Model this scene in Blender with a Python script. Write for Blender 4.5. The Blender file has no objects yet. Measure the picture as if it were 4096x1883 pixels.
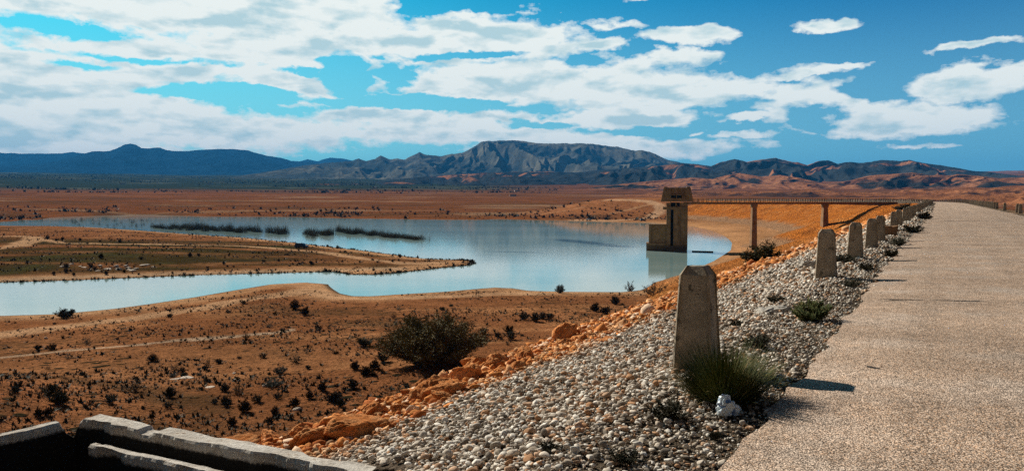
import bpy, math, random
import numpy as np
from mathutils import Vector, Matrix

random.seed(7)
rng = np.random.default_rng(11)
sc = bpy.context.scene
COL = sc.collection
R = math.radians

# ------------------------------------------------------------------ camera
FPX, CX, CY, HOR = 2925.0, 2048.0, 941.5, 791.0
CAMZ = 1.585
PITCH = math.atan((CY - HOR) / FPX)
cam_d = bpy.data.cameras.new('camera')
cam = bpy.data.objects.new('camera', cam_d)
COL.objects.link(cam)
cam.location = (0, 0, CAMZ)
cam.rotation_euler = (R(90) - PITCH, 0, 0)
cam_d.sensor_width = 36
cam_d.lens = 36 * FPX / 4096
cam_d.clip_start = 0.05
cam_d.clip_end = 60000
sc.camera = cam

# ------------------------------------------------------------------ light
SUN_AZ = R(-39)          # azimuth from +Y, negative = left
SUN_EL = R(31.5)
EXPOSURE = 0.36
SKY_STRENGTH = 0.05
sun_d = bpy.data.lights.new('sun', 'SUN')
sun_d.energy = 5.0
sun_d.angle = R(0.53)
sun_d.color = (1.0, 0.93, 0.82)
sun = bpy.data.objects.new('sun', sun_d)
COL.objects.link(sun)
sdir = Vector((math.sin(SUN_AZ) * math.cos(SUN_EL), math.cos(SUN_AZ) * math.cos(SUN_EL), math.sin(SUN_EL)))
sun.rotation_euler = sdir.to_track_quat('Z', 'Y').to_euler()
sun.location = (-30, 20, 60)
sc.view_settings.view_transform = 'Standard'
sc.view_settings.look = 'None'
sc.view_settings.exposure = EXPOSURE
sc.view_settings.gamma = 1
sc.cycles.max_bounces = 5
sc.cycles.diffuse_bounces = 2
sc.cycles.glossy_bounces = 2
sc.cycles.transmission_bounces = 2
sc.cycles.volume_bounces = 0
sc.cycles.transparent_max_bounces = 8
sc.cycles.caustics_reflective = False
sc.cycles.caustics_refractive = False
sc.cycles.use_denoising = False

# ------------------------------------------------------------------ node helper
class NT:
    def __init__(s, tree):
        s.t = tree; s.n = tree.nodes; s.l = tree.links
    def node(s, typ, **kw):
        n = s.n.new(typ)
        for k, v in kw.items():
            setattr(n, k, v)
        return n
    def put(s, sock, v):
        if v is None: return
        if isinstance(v, bpy.types.NodeSocket): s.l.new(v, sock)
        else:
            if sock.type == 'RGBA' and not isinstance(v, (int, float)) and len(v) == 3: v = (*v, 1)
            sock.default_value = v
    def math(s, op, a, b=None, c=None, clamp=False):
        n = s.node('ShaderNodeMath', operation=op, use_clamp=clamp)
        s.put(n.inputs[0], a); s.put(n.inputs[1], b); s.put(n.inputs[2], c)
        return n.outputs[0]
    def vmath(s, op, a, b=None):
        n = s.node('ShaderNodeVectorMath', operation=op)
        s.put(n.inputs[0], a); s.put(n.inputs[1], b)
        return n.outputs['Value'] if op in ('LENGTH', 'DOT_PRODUCT', 'DISTANCE') else n.outputs[0]
    def noise(s, vec, scale, detail=4, rough=.55, dist=0.0):
        n = s.node('ShaderNodeTexNoise')
        s.put(n.inputs['Vector'], vec); s.put(n.inputs['Scale'], scale); s.put(n.inputs['Detail'], detail)
        s.put(n.inputs['Roughness'], rough); s.put(n.inputs['Distortion'], dist)
        return n.outputs['Fac']
    def voro(s, vec, scale, out='Distance', feature='F1'):
        n = s.node('ShaderNodeTexVoronoi', feature=feature)
        s.put(n.inputs['Vector'], vec); s.put(n.inputs['Scale'], scale)
        return n.outputs[out]
    def ss(s, v, a, b, lo=0.0, hi=1.0):
        n = s.node('ShaderNodeMapRange', interpolation_type='SMOOTHSTEP')
        s.put(n.inputs[0], v); s.put(n.inputs[1], a); s.put(n.inputs[2], b); s.put(n.inputs[3], lo); s.put(n.inputs[4], hi)
        return n.outputs[0]
    def lin(s, v, a, b, lo=0.0, hi=1.0):
        n = s.node('ShaderNodeMapRange')
        s.put(n.inputs[0], v); s.put(n.inputs[1], a); s.put(n.inputs[2], b); s.put(n.inputs[3], lo); s.put(n.inputs[4], hi)
        return n.outputs[0]
    def mix(s, f, a, b, mode='MIX'):
        n = s.node('ShaderNodeMix', data_type='RGBA', blend_type=mode)
        s.put(n.inputs[0], f); s.put(n.inputs[6], a); s.put(n.inputs[7], b)
        return n.outputs[2]
    def scale(s, vec, xyz):
        return s.vmath('MULTIPLY', vec, xyz)
    def gray(s, v):
        n = s.node('ShaderNodeCombineColor')
        for i in range(3): s.put(n.inputs[i], v)
        return n.outputs[0]

def new_mat(name, color=(.5, .5, .5), rough=.9, spec=.2, metal=0.0):
    m = bpy.data.materials.new(name)
    m.use_nodes = True
    nt = NT(m.node_tree)
    b = [n for n in nt.n if n.type == 'BSDF_PRINCIPLED'][0]
    b.inputs['Base Color'].default_value = (*color, 1)
    b.inputs['Roughness'].default_value = rough
    b.inputs['Specular IOR Level'].default_value = spec
    b.inputs['Metallic'].default_value = metal
    return m, nt, b

def coord(nt, which='Object'):
    return nt.node('ShaderNodeTexCoord').outputs[which]

def bump(nt, b, h, strength=.5, dist=.05):
    n = nt.node('ShaderNodeBump')
    n.inputs['Strength'].default_value = strength
    n.inputs['Distance'].default_value = dist
    nt.put(n.inputs['Height'], h)
    nt.l.new(n.outputs[0], b.inputs['Normal'])

# ------------------------------------------------------------------ world: sky with clouds
world = bpy.data.worlds.new('World')
sc.world = world
world.use_nodes = True
wt = NT(world.node_tree)
for n in list(wt.n): wt.n.remove(n)
w_out = wt.node('ShaderNodeOutputWorld')
w_bg = wt.node('ShaderNodeBackground')
w_bg.inputs['Strength'].default_value = SKY_STRENGTH
wt.l.new(w_bg.outputs[0], w_out.inputs[0])
sky = wt.node('ShaderNodeTexSky', sky_type='NISHITA')
sky.sun_disc = False
sky.sun_elevation = SUN_EL
sky.sun_rotation = SUN_AZ
sky.altitude = 800
sky.air_density = 1.0
sky.dust_density = 0.6
sky.ozone_density = 2.0
D = wt.node('ShaderNodeTexCoord').outputs['Generated']
sep = wt.node('ShaderNodeSeparateXYZ'); wt.l.new(D, sep.inputs[0])
dx, dy, dz = sep.outputs
w_az = wt.math('ARCTAN2', dx, dy)          # radians, 0 = +Y
w_el = wt.math('ARCSINE', dz)
def px_azel(x, y):
    a, b = (x - CX) / FPX, (CY - y) / FPX
    v = Vector((a, math.cos(PITCH) + b * math.sin(PITCH), -math.sin(PITCH) + b * math.cos(PITCH))).normalized()
    return math.atan2(v.x, v.y), math.asin(v.z)
cv = wt.node('ShaderNodeCombineXYZ'); wt.l.new(w_az, cv.inputs[0]); wt.l.new(w_el, cv.inputs[1])
azel = cv.outputs[0]
# perspective cloud-layer coordinates
zz = wt.math('ADD', wt.math('MAXIMUM', dz, 0.0), 0.10)
cp = wt.node('ShaderNodeCombineXYZ')
wt.l.new(wt.math('DIVIDE', dx, zz), cp.inputs[0]); wt.l.new(wt.math('DIVIDE', dy, zz), cp.inputs[1])
plane = cp.outputs[0]
# warp for ragged edges
def warpn(sc_, amp, det):
    wn = wt.node('ShaderNodeTexNoise'); wt.put(wn.inputs['Vector'], wt.scale(azel, (*sc_, 1))); wt.put(wn.inputs['Scale'], 1.0)
    wt.put(wn.inputs['Detail'], det); wt.put(wn.inputs['Roughness'], .6)
    return wt.scale(wt.vmath('SUBTRACT', wn.outputs['Color'], (.5, .5, .5)), (*amp, 0))
azelw = wt.vmath('ADD', wt.vmath('ADD', azel, warpn((9, 22), (.10, .030), 3)), warpn((48, 80), (.022, .014), 5))
CL = [  # x, y, half-width, half-height (photo pixels), weight
    (700, 40, 900, 95, 1.0), (1250, 60, 420, 110, 1.0), (1350, 180, 300, 110, .8),
    (620, 235, 520, 120, 1.05), (1000, 215, 460, 115, 1.0), (1180, 352, 235, 62, 1.2),
    (150, 230, 330, 90, 1.0), (250, 360, 520, 110, 1.1), (100, 500, 600, 120, 1.2), (560, 460, 430, 70, 1.0),
    (900, 520, 700, 75, 1.1), (1560, 462, 280, 38, 1.15), (1950, 520, 600, 60, 1.1), (1900, 482, 200, 24, .8), (2400, 590, 560, 40, .9),
    (1980, 165, 330, 105, 1.2), (1900, 90, 330, 45, .9), (1650, 170, 160, 90, .8),
    (2150, 330, 600, 78, 1.25), (2500, 275, 260, 60, .9), (2600, 390, 420, 60, 1.1), (1720, 345, 170, 60, .9), (2500, 470, 320, 36, 1.1), (2880, 350, 200, 50, 1.0),
    (3300, 420, 260, 85, 1.2), (3550, 480, 460, 62, 1.15), (3170, 375, 160, 38, .9),
    (3850, 345, 240, 60, 1.15), (4090, 285, 170, 34, 1.0), (3850, 295, 110, 38, .7),
    (2430, 95, 110, 26, .8), (2420, 165, 90, 32, 1.0), (2740, 135, 210, 34, .95), (2720, 215, 120, 28, .75), (2760, 205, 50, 28, .7), (2880, 258, 70, 13, .9),
    (3340, 95, 105, 26, 1.05), (3200, 293, 190, 18, .9), (3400, 270, 60, 12, .7), (3870, 190, 140, 17, .75), (2990, 475, 130, 18, .95),
    (3650, 585, 110, 12, .6), (2960, 545, 120, 12, .6), (2810, 535, 40, 11, .7), (200, 600, 700, 40, .8), (2550, 10, 60, 8, .5)]
field = None
for (x, y, hw, hh, wgt) in CL:
    a0, e0 = px_azel(x, y)
    a1, _ = px_azel(x + hw, y); _, e1 = px_azel(x, y - hh)
    v = wt.vmath('SUBTRACT', azelw, (a0, e0, 0))
    v = wt.scale(v, (1 / abs(a1 - a0), 1 / abs(e1 - e0), 0))
    d = wt.vmath('LENGTH', v)
    f = wt.math('MULTIPLY', wt.math('SUBTRACT', 1.16, d), wgt)
    field = f if field is None else wt.node('ShaderNodeMath', operation='SMOOTH_MAX') and wt.math('SMOOTH_MAX', field, f, .15)
BLUE = [(1600, 300, 60, 60, .9), (1800, 225, 240, 14, .8), (3000, 260, 300, 50, .7), (230, 108, 300, 34, 1.0), (1400, 300, 130, 95, 1.8), (900, 375, 360, 34, 1.8), (1650, 405, 460, 34, 1.8), (1720, 20, 120, 50, 1.0), (600, 232, 300, 12, .5), (1250, 290, 120, 12, .8), (2330, 240, 130, 40, 1.0), (2150, 500, 150, 18, 1.0), (1900, 25, 250, 30, 1.0), (2600, 520, 300, 20, 1.0), (3250, 480, 100, 60, .8), (3500, 350, 170, 50, 1.2), (330, 250, 160, 14, .6), (2480, 60, 500, 28, .6)]
for (x, y, hw, hh, wgt) in BLUE:
    a0, e0 = px_azel(x, y)
    a1, _ = px_azel(x + hw, y); _, e1 = px_azel(x, y - hh)
    v = wt.scale(wt.vmath('SUBTRACT', azelw, (a0, e0, 0)), (1 / abs(a1 - a0), 1 / abs(e1 - e0), 0))
    f = wt.math('MULTIPLY', wt.math('SUBTRACT', wt.vmath('LENGTH', v), .9), wgt)
    field = wt.math('SMOOTH_MIN', field, f, .12)
n1 = wt.noise(wt.scale(azel, (34, 62, 1)), 1.0, 8, .60)
n3 = wt.noise(wt.scale(azel, (16, 40, 1)), 1.0, 5, .5)
n3b = wt.noise(wt.scale(wt.vmath('ADD', azel, (-.004, .012, 0)), (16, 40, 1)), 1.0, 5, .5)
n2 = wt.noise(wt.scale(azel, (9, 30, 1)), 1.0, 5, .55)
field = wt.math('ADD', field, wt.math('MULTIPLY', wt.math('SUBTRACT', n1, .5), 1.15))
field = wt.math('ADD', field, wt.math('MULTIPLY', wt.math('SUBTRACT', n2, .5), 1.3))
cmask = wt.math('POWER', wt.lin(field, -.04, .30), .8)
cmask.node.use_clamp = True
cmask = wt.math('MULTIPLY', wt.math('MINIMUM', cmask, 1.0), wt.ss(w_el, -.01, .02))
# cloud shading: bright tops and rims, blue-grey flat bases and bodies
relief = wt.math('MULTIPLY', wt.math('SUBTRACT', n3b, n3), 4.5)
body = wt.math('MULTIPLY', wt.ss(field, .25, .95), wt.ss(wt.noise(wt.scale(azel, (7, 30, 1)), 1.0, 4, .5, .6), .42, .66))
body = wt.math('ADD', wt.math('MULTIPLY', body, 1.0), wt.math('MULTIPLY', relief, .9), clamp=True)
K = 1.0 / SKY_STRENGTH / 2 ** EXPOSURE
def kc(c, m=1.0): return tuple(v * K * m for v in c)
ccol = wt.mix(body, kc((.95, 1.0, .95)), kc((.52, .72, .76)))
# clear sky: Nishita tinted, plus a pale band of air at the horizon
rgt = wt.ss(w_az, -.45, .62)
tint = wt.mix(rgt, (.04, 1.50, 1.55), (.005, .74, 1.22))
skyc = wt.mix(1.0, sky.outputs[0], tint, 'MULTIPLY')
skyc = wt.mix(wt.math('MULTIPLY', wt.ss(w_el, .30, .03, 0, .82), wt.lin(rgt, 0, 1, 1.0, .82)), skyc, wt.mix(rgt, kc((.36, .78, .86)), kc((.26, .60, .74))))
final = wt.mix(cmask, skyc, ccol)
final = wt.mix(wt.ss(dy, .35, -.25), final, kc((.11, .09, .07)))   # unseen sky behind the viewer, dimmed and warmed to cut blue fill light
final = wt.mix(wt.ss(w_el, 0.0, -.03), final, kc((.20, .13, .09)))
final = wt.mix(wt.ss(w_el, .33, .75), final, wt.mix(1.0, final, (.30, .27, .30), 'MULTIPLY'))   # unseen zenith darkened to weaken fill and deepen shadows
wt.l.new(final, w_bg.inputs[0])

# ------------------------------------------------------------------ numpy noise
def _hash(ix, iy, seed):
    h = (ix.astype(np.int64) * 374761393 + iy.astype(np.int64) * 668265263 + seed * 1442695041) & 0xffffffff
    h = ((h ^ (h >> 13)) * 1274126177) & 0xffffffff
    return ((h ^ (h >> 16)) & 0xffff) / 65535.0
def vnoise(x, y, seed=0):
    x = np.asarray(x, float); y = np.asarray(y, float)
    ix, iy = np.floor(x), np.floor(y)
    fx, fy = x - ix, y - iy
    fx = fx * fx * fx * (fx * (fx * 6 - 15) + 10); fy = fy * fy * fy * (fy * (fy * 6 - 15) + 10)
    a = _hash(ix, iy, seed); b = _hash(ix + 1, iy, seed); c = _hash(ix, iy + 1, seed); d = _hash(ix + 1, iy + 1, seed)
    return (a * (1 - fx) + b * fx) * (1 - fy) + (c * (1 - fx) + d * fx) * fy
def fbm(x, y, seed=0, octv=4, gain=.5):
    s = 0; a = 1; t = 0
    for o in range(octv):
        s = s + a * (vnoise(x, y, seed + o * 17) - .5) * 2; t += a
        x = x * 2.03 + 5.1; y = y * 2.03 + 1.7; a *= gain
    return s / t
def sstep(v, a, b):
    t = np.clip((v - a) / (b - a), 0, 1); return t * t * (3 - 2 * t)

# ------------------------------------------------------------------ geometry of the place
WL = -16.3
def ray(x, y):
    x = np.asarray(x, float); y = np.asarray(y, float)
    a, b = (x - CX) / FPX, (CY - y) / FPX
    return a, math.cos(PITCH) + b * math.sin(PITCH), -math.sin(PITCH) + b * math.cos(PITCH)
def on_plane(x, y, z):
    a, b, c = ray(x, y)
    t = (z - CAMZ) / c
    return a * t, b * t
# shoreline, traced at the water's height
SH = [(-160, 892), (65, 884), (82, 879), (152, 879), (217, 868), (348, 863), (516, 857), (652, 857), (783, 864), (848, 866), (1087, 866), (1400, 873),
      (1680, 877), (1930, 879), (1974, 876), (2006, 876), (2333, 885), (2523, 890), (2604, 891), (2700, 897), (2759, 905), (2803, 912), (2850, 923),
      (2891, 940), (2915, 956), (2928, 972), (2923, 1000), (2898, 1017), (2854, 1044), (2790, 1072), (2700, 1110), (2640, 1140), (2560, 1160),
      (2490, 1167), (2256, 1166), (2115, 1162), (2050, 1152), (1979, 1149), (1914, 1154), (1778, 1166), (1572, 1178), (1479, 1184), (1409, 1183),
      (1360, 1173), (1333, 1156), (1318, 1144), (1313, 1136), (1223, 1129), (1087, 1136), (951, 1158), (783, 1187), (598, 1215), (456, 1234), (239, 1255), (0, 1262),
      (-500, 1272), (-1600, 1300), (-1600, 1150), (-500, 1136), (0, 1130), (272, 1122), (543, 1111), (815, 1100), (1087, 1093), (1277, 1088), (1333, 1087), (1398, 1098), (1490, 1099), (1599, 1091),
      (1762, 1072), (1876, 1061), (1903, 1053), (1887, 1043), (1816, 1040), (1708, 1036), (1572, 1018), (1430, 1000), (1400, 997), (1277, 983),
      (1141, 967), (978, 951), (761, 937), (543, 921), (380, 910), (217, 905), (109, 905), (-160, 900)]
SH = np.array(SH, float)
SX, SY = on_plane(SH[:, 0], SH[:, 1], WL)
SEG = np.stack([SX, SY, np.roll(SX, -1), np.roll(SY, -1)], 1)
def water_dist(x, y):
    """signed distance to the shore: positive on land"""
    x = np.ravel(x); y = np.ravel(y)
    best = np.full(x.shape, 1e18); inside = np.zeros(x.shape, bool)
    for (x0, y0, x1, y1) in SEG:
        ex, ey = x1 - x0, y1 - y0
        t = np.clip(((x - x0) * ex + (y - y0) * ey) / (ex * ex + ey * ey + 1e-12), 0, 1)
        d = (x - x0 - t * ex) ** 2 + (y - y0 - t * ey) ** 2
        best = np.minimum(best, d)
        c = (y0 > y) != (y1 > y)
        with np.errstate(divide='ignore', invalid='ignore'):
            xi = x0 + (y - y0) * ex / (ey if abs(ey) > 1e-12 else 1e-12)
        inside ^= c & (x < xi)
    d = np.sqrt(best)
    return np.where(inside, -d, d)

# crest road: straight, then a long bend to the left
ROAD_HW = 3.72
DIRX, DIRY = .505, .8632
P0 = np.array([.585 * 212 + 3.1, 212.0])
RAD = 500.0
CC = P0 + RAD * np.array([-DIRY, DIRX])
A0 = math.atan2(P0[1] - CC[1], P0[0] - CC[0])
L_STR = 280.0
L_ARC = RAD * R(49)
def path(s):
    """s = distance from a point behind the camera; returns x, y, tangent"""
    s = np.asarray(s, float)
    st = np.minimum(s, L_STR) - L_STR
    a = A0 + np.maximum(s - L_STR, 0) / RAD
    x = np.where(s <= L_STR, P0[0] + st * DIRX, CC[0] + RAD * np.cos(a))
    y = np.where(s <= L_STR, P0[1] + st * DIRY, CC[1] + RAD * np.sin(a))
    tx = np.where(s <= L_STR, DIRX, -np.sin(a)); ty = np.where(s <= L_STR, DIRY, np.cos(a))
    return x, y, tx, ty
def path_off(s, d):
    x, y, tx, ty = path(s)
    return x - ty * d, y + tx * d
def path_sd(x, y):
    """arc length and offset (left positive) of points"""
    x = np.asarray(x, float); y = np.asarray(y, float)
    sl = (x - P0[0]) * DIRX + (y - P0[1]) * DIRY
    dl = -(x - P0[0]) * DIRY + (y - P0[1]) * DIRX
    rx, ry = x - CC[0], y - CC[1]
    r = np.hypot(rx, ry)
    da = (np.arctan2(ry, rx) - A0 + math.pi) % (2 * math.pi) - math.pi
    arc = (sl > 0) & (da > 0)
    s = np.where(arc, L_STR + RAD * da, L_STR + sl)
    d = np.where(arc, RAD - r, dl)
    return s, d
def s_at_y(yy):   # on the straight
    return L_STR + (yy - P0[1]) / DIRY
PIT = None
WZ = -.45
def pp(x, y, z):
    a, b = on_plane(x, y, z); return float(a), float(b)
W_CORNER = pp(372, 1648, WZ); W_END = pp(1700, 1897, WZ); W_LEFT = pp(-60, 1745, WZ)
_n = Vector((W_LEFT[0] - W_CORNER[0], W_LEFT[1] - W_CORNER[1])).normalized() * 4.2
W_LB = (W_CORNER[0] + _n.x, W_CORNER[1] + _n.y); W_RB = (W_END[0] + _n.x, W_END[1] + _n.y)
PIT = [W_CORNER, W_END, W_RB, W_LB]
def in_poly(x, y, poly, shrink=0.0):
    cx = sum(p[0] for p in poly) / len(poly); cy = sum(p[1] for p in poly) / len(poly)
    P = [(cx + (p[0] - cx) * (1 - shrink), cy + (p[1] - cy) * (1 - shrink)) for p in poly]
    ins = np.zeros(np.shape(x), bool)
    for i in range(len(P)):
        x0, y0 = P[i]; x1, y1 = P[(i + 1) % len(P)]
        c = (y0 > y) != (y1 > y)
        ins ^= c & (x < x0 + (y - y0) * (x1 - x0) / ((y1 - y0) or 1e-9))
    return ins
def berm(d, s, n=0):
    """height of the dam at offset d (left/upstream positive)"""
    sp = s_at_y(242.0)
    ext = 11.0 * np.exp(-((s - sp) / 22.0) ** 4)
    g = .52 + (.335 - .52) * sstep(s, s_at_y(55), s_at_y(130))
    dd = np.maximum(d - 4.6, 0)
    w = 4.2 + ext
    top = -1.0 * (np.minimum(dd, w) / w) ** 1.0
    left = top - g * np.maximum(dd - w, 0)
    right = -.15 * np.minimum(np.maximum(-d - 5.2, 0), 1.5) - .5 * np.maximum(-d - 6.5, 0)
    return np.where(d > 0, left, right) - .05
def height(x, y, detail=True, full=False):
    shp = np.shape(x); x = np.ravel(np.asarray(x, float)); y = np.ravel(np.asarray(y, float))
    r = np.hypot(x, y)
    dw = np.full(x.shape, 400.0)
    near = (r < 1500)
    if near.any(): dw[near] = water_dist(x[near], y[near])
    L = np.maximum(dw, 0)
    h = WL + .6 * (1 - np.exp(-L / 9)) + .019 * np.minimum(L, 110)
    h = np.where(dw < 0, WL - np.minimum(2.5, -dw * .12), h)
    far = np.maximum(r - 780, 0) * (y > 0)
    h = h + .0235 * far + .012 * np.maximum(r - 2300, 0)
    # natural abutment with the dirt road, at the dam's far end
    q = np.sqrt(((x - 140) / 130) ** 2 + ((y - 705) / 115) ** 2)
    h = h + 15.0 * (1 - sstep(q, .25, 1.15)) * sstep(dw, 0, 60)
    # bank in the lower left of the view and mound at the left edge
    h = h + 4.5 * np.exp(-(((x + 47) / 16) ** 2 + ((y - 46) / 14) ** 2)) * (dw > 0)
    h = h + 3.6 * np.exp(-(((x + 262) / 20) ** 2 + ((y - 340) / 18) ** 2)) * sstep(dw, -1, 10)
    if detail:
        amp = .16 * sstep(L, 0, 12)
        h = h + amp * fbm(x / 6, y / 6, 3, 4)
        h = h + sstep(r, 900, 2500) * 5 * fbm(x / 420, y / 420, 5, 4) + sstep(r, 2500, 6000) * 26 * fbm(x / 1300, y / 1300, 9, 4)
        h = h + .5 * fbm(x / 60, y / 60, 31, 3) * sstep(L, 20, 70)
    s, d = path_sd(x, y)
    ok = (s < L_STR + L_ARC + 30) & (np.abs(d) < 90)
    hd = np.where(ok, berm(d, s), -99)
    hd = np.where(s > L_STR + L_ARC, hd - (s - L_STR - L_ARC) * .6, hd)
    if detail:
        rough = sstep(np.abs(d), 8, 11)
        hd = hd + rough * (.10 * (1 - 2 * np.abs(fbm(x / .9, y / .9, 25, 4))) * (r < 60) + .16 * fbm(x / 1.1, y / 1.1, 21, 4) + .25 * fbm(x / 5, y / 5, 23, 3)) + .02 * sstep(np.abs(d), 4.0, 5) * fbm(x * 2, y * 2, 22, 3)
    dam = (hd > h) & (dw > -1e9)
    hh = np.maximum(h, hd)
    # the lake bed keeps its place
    pit = in_poly(x, y, PIT, .07)
    hh = np.where(pit, -4.3, hh)
    if full: return hh.reshape(shp), dw.reshape(shp), s.reshape(shp), d.reshape(shp), dam.reshape(shp), r.reshape(shp)
    return hh.reshape(shp)
TT = np.geomspace(2.5, 6000, 1500)
def hit(px, py):
    """photo pixel -> point on the ground"""
    a, b, c = ray(px, py)
    x, y, z = a * TT, b * TT, CAMZ + c * TT
    g = height(x, y, False)
    k = np.nonzero(z < g)[0]
    k = int(k[0]) if len(k) else len(TT) - 1
    k0 = max(k - 1, 0)
    f0, f1 = z[k0] - g[k0], g[k] - z[k]
    t = TT[k0] + (TT[k] - TT[k0]) * (f0 / (f0 + f1 + 1e-9) if f0 > 0 else 1)
    return float(a * t), float(b * t)
def hz(x, y): return float(height(np.array([x]), np.array([y]))[0])

# ------------------------------------------------------------------ mesh helpers
def mesh_np(name, verts, faces, cols=None, smooth=False, mats=(), loops_tot=None):
    """verts (N,3); faces (M,k) same size"""
    me = bpy.data.meshes.new(name)
    verts = np.asarray(verts, np.float32); faces = np.asarray(faces, np.int32)
    me.vertices.add(len(verts)); me.vertices.foreach_set('co', verts.ravel())
    k = faces.shape[1]
    me.loops.add(faces.size); me.loops.foreach_set('vertex_index', faces.ravel())
    me.polygons.add(len(faces))
    me.polygons.foreach_set('loop_start', np.arange(0, faces.size, k, dtype=np.int32))
    try: me.polygons.foreach_set('loop_total', np.full(len(faces), k, np.int32))
    except Exception: pass
    if smooth: me.polygons.foreach_set('use_smooth', np.ones(len(faces), bool))
    me.update(calc_edges=True)
    if cols is not None:
        c = np.ones((len(verts), 4), np.float32); c[:, :3] = cols
        at = me.color_attributes.new('tint', 'FLOAT_COLOR', 'POINT')
        at.data.foreach_set('color', c.ravel())
    for m in mats: me.materials.append(m)
    return me
def link(name, me, parent=None, loc=None, rz=None):
    o = bpy.data.objects.new(name, me); COL.objects.link(o)
    if parent is not None: o.parent = parent
    if loc is not None: o.location = loc
    if rz is not None: o.rotation_euler = (0, 0, rz)
    return o
def tag(o, label=None, cat=None, group=None, kind=None):
    if label: o['label'] = label
    if cat: o['category'] = cat
    if group: o['group'] = group
    if kind: o['kind'] = kind
    return o
def empty(name, loc, rz=0.0):
    o = bpy.data.objects.new(name, None); COL.objects.link(o)
    o.location = loc; o.rotation_euler = (0, 0, rz); o.empty_display_size = .3
    return o
def copy_tree(o, loc, rz=None, scl=None, names=True):
    c = o.copy(); COL.objects.link(c); c.location = loc
    if rz is not None: c.rotation_euler = (0, 0, rz)
    if scl is not None: c.scale = scl if hasattr(scl, '__len__') else (scl, scl, scl)
    for ch in o.children:
        d = ch.copy(); COL.objects.link(d); d.parent = c
        for g in ch.children:
            e = g.copy(); COL.objects.link(e); e.parent = d
    return c
class MB:
    """collects polygons of one mesh"""
    def __init__(s): s.v = []; s.f = []
    def add(s, vs, fs):
        o = len(s.v); s.v += [tuple(v) for v in vs]; s.f += [tuple(i + o for i in f) for f in fs]
    def box(s, x0, x1, y0, y1, z0, z1):
        s.add([(x0, y0, z0), (x1, y0, z0), (x1, y1, z0), (x0, y1, z0), (x0, y0, z1), (x1, y0, z1), (x1, y1, z1), (x0, y1, z1)],
              [(0, 3, 2, 1), (4, 5, 6, 7), (0, 1, 5, 4), (1, 2, 6, 5), (2, 3, 7, 6), (3, 0, 4, 7)])
    def frustum(s, lo, hi, z0, z1, closed=True):
        """lo/hi = lists of xy"""
        n = len(lo)
        s.add([(*p, z0) for p in lo] + [(*p, z1) for p in hi], [(i, (i + 1) % n, n + (i + 1) % n, n + i) for i in range(n)] + ([tuple(range(n))[::-1], tuple(range(n, 2 * n))] if closed else []))
    def tube(s, pts, rad, k=6):
        pts = [Vector(p) for p in pts]
        if not hasattr(rad, '__len__'): rad = [rad] * len(pts)
        vs = []; fs = []
        for i, p in enumerate(pts):
            t = (pts[min(i + 1, len(pts) - 1)] - pts[max(i - 1, 0)]).normalized()
            a = t.orthogonal().normalized() if i == 0 else (a - t * a.dot(t)).normalized()
            b = t.cross(a)
            for j in range(k):
                w = 2 * math.pi * j / k
                vs.append(p + (a * math.cos(w) + b * math.sin(w)) * rad[i])
        for i in range(len(pts) - 1):
            for j in range(k):
                fs.append((i * k + j, i * k + (j + 1) % k, (i + 1) * k + (j + 1) % k, (i + 1) * k + j))
        fs.append(tuple(range(k))[::-1]); fs.append(tuple((len(pts) - 1) * k + j for j in range(k)))
        s.add(vs, fs)
    def mesh(s, name, mat, smooth=False):
        me = bpy.data.meshes.new(name); me.from_pydata(s.v, [], s.f); me.materials.append(mat)
        if smooth: me.polygons.foreach_set('use_smooth', [True] * len(me.polygons))
        me.update(); return me
    def obj(s, name, mat, parent=None, loc=None, rz=None, bevel=0.0, smooth=False):
        o = link(name, s.mesh(name, mat, smooth), parent, loc, rz)
        if bevel:
            b = o.modifiers.new('bevel', 'BEVEL'); b.width = bevel; b.segments = 2; b.limit_method = 'ANGLE'
        return o
def ico(sub=1):
    t = (1 + 5 ** .5) / 2
    v = [(-1, t, 0), (1, t, 0), (-1, -t, 0), (1, -t, 0), (0, -1, t), (0, 1, t), (0, -1, -t), (0, 1, -t), (t, 0, -1), (t, 0, 1), (-t, 0, -1), (-t, 0, 1)]
    f = [(0, 11, 5), (0, 5, 1), (0, 1, 7), (0, 7, 10), (0, 10, 11), (1, 5, 9), (5, 11, 4), (11, 10, 2), (10, 7, 6), (7, 1, 8), (3, 9, 4), (3, 4, 2), (3, 2, 6), (3, 6, 8), (3, 8, 9), (4, 9, 5), (2, 4, 11), (6, 2, 10), (8, 6, 7), (9, 8, 1)]
    v = [np.array(p) / np.linalg.norm(p) for p in v]
    for _ in range(sub):
        cache = {}; nf = []
        def mid(a, b):
            k = (min(a, b), max(a, b))
            if k not in cache:
                m = v[a] + v[b]; v.append(m / np.linalg.norm(m)); cache[k] = len(v) - 1
            return cache[k]
        for a, b, c in f:
            ab, bc, ca = mid(a, b), mid(b, c), mid(c, a)
            nf += [(a, ab, ca), (b, bc, ab), (c, ca, bc), (ab, bc, ca)]
        f = nf
    return np.array(v), np.array(f, np.int32)
def stone_variants(n, sub, jit, seed):
    g = np.random.default_rng(seed); V, F = ico(sub); out = []
    for i in range(n):
        v = V.copy()
        for _ in range(11):      # flatten with random cutting planes for angular faces
            d = g.normal(size=3); d /= np.linalg.norm(d); c = g.uniform(.42, .82)
            p = v @ d; v = v - np.outer(np.maximum(p - c, 0), d)
        v = v * (1 + g.normal(0, jit, (len(v), 1)))
        out.append(v)
    return out, F
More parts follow.
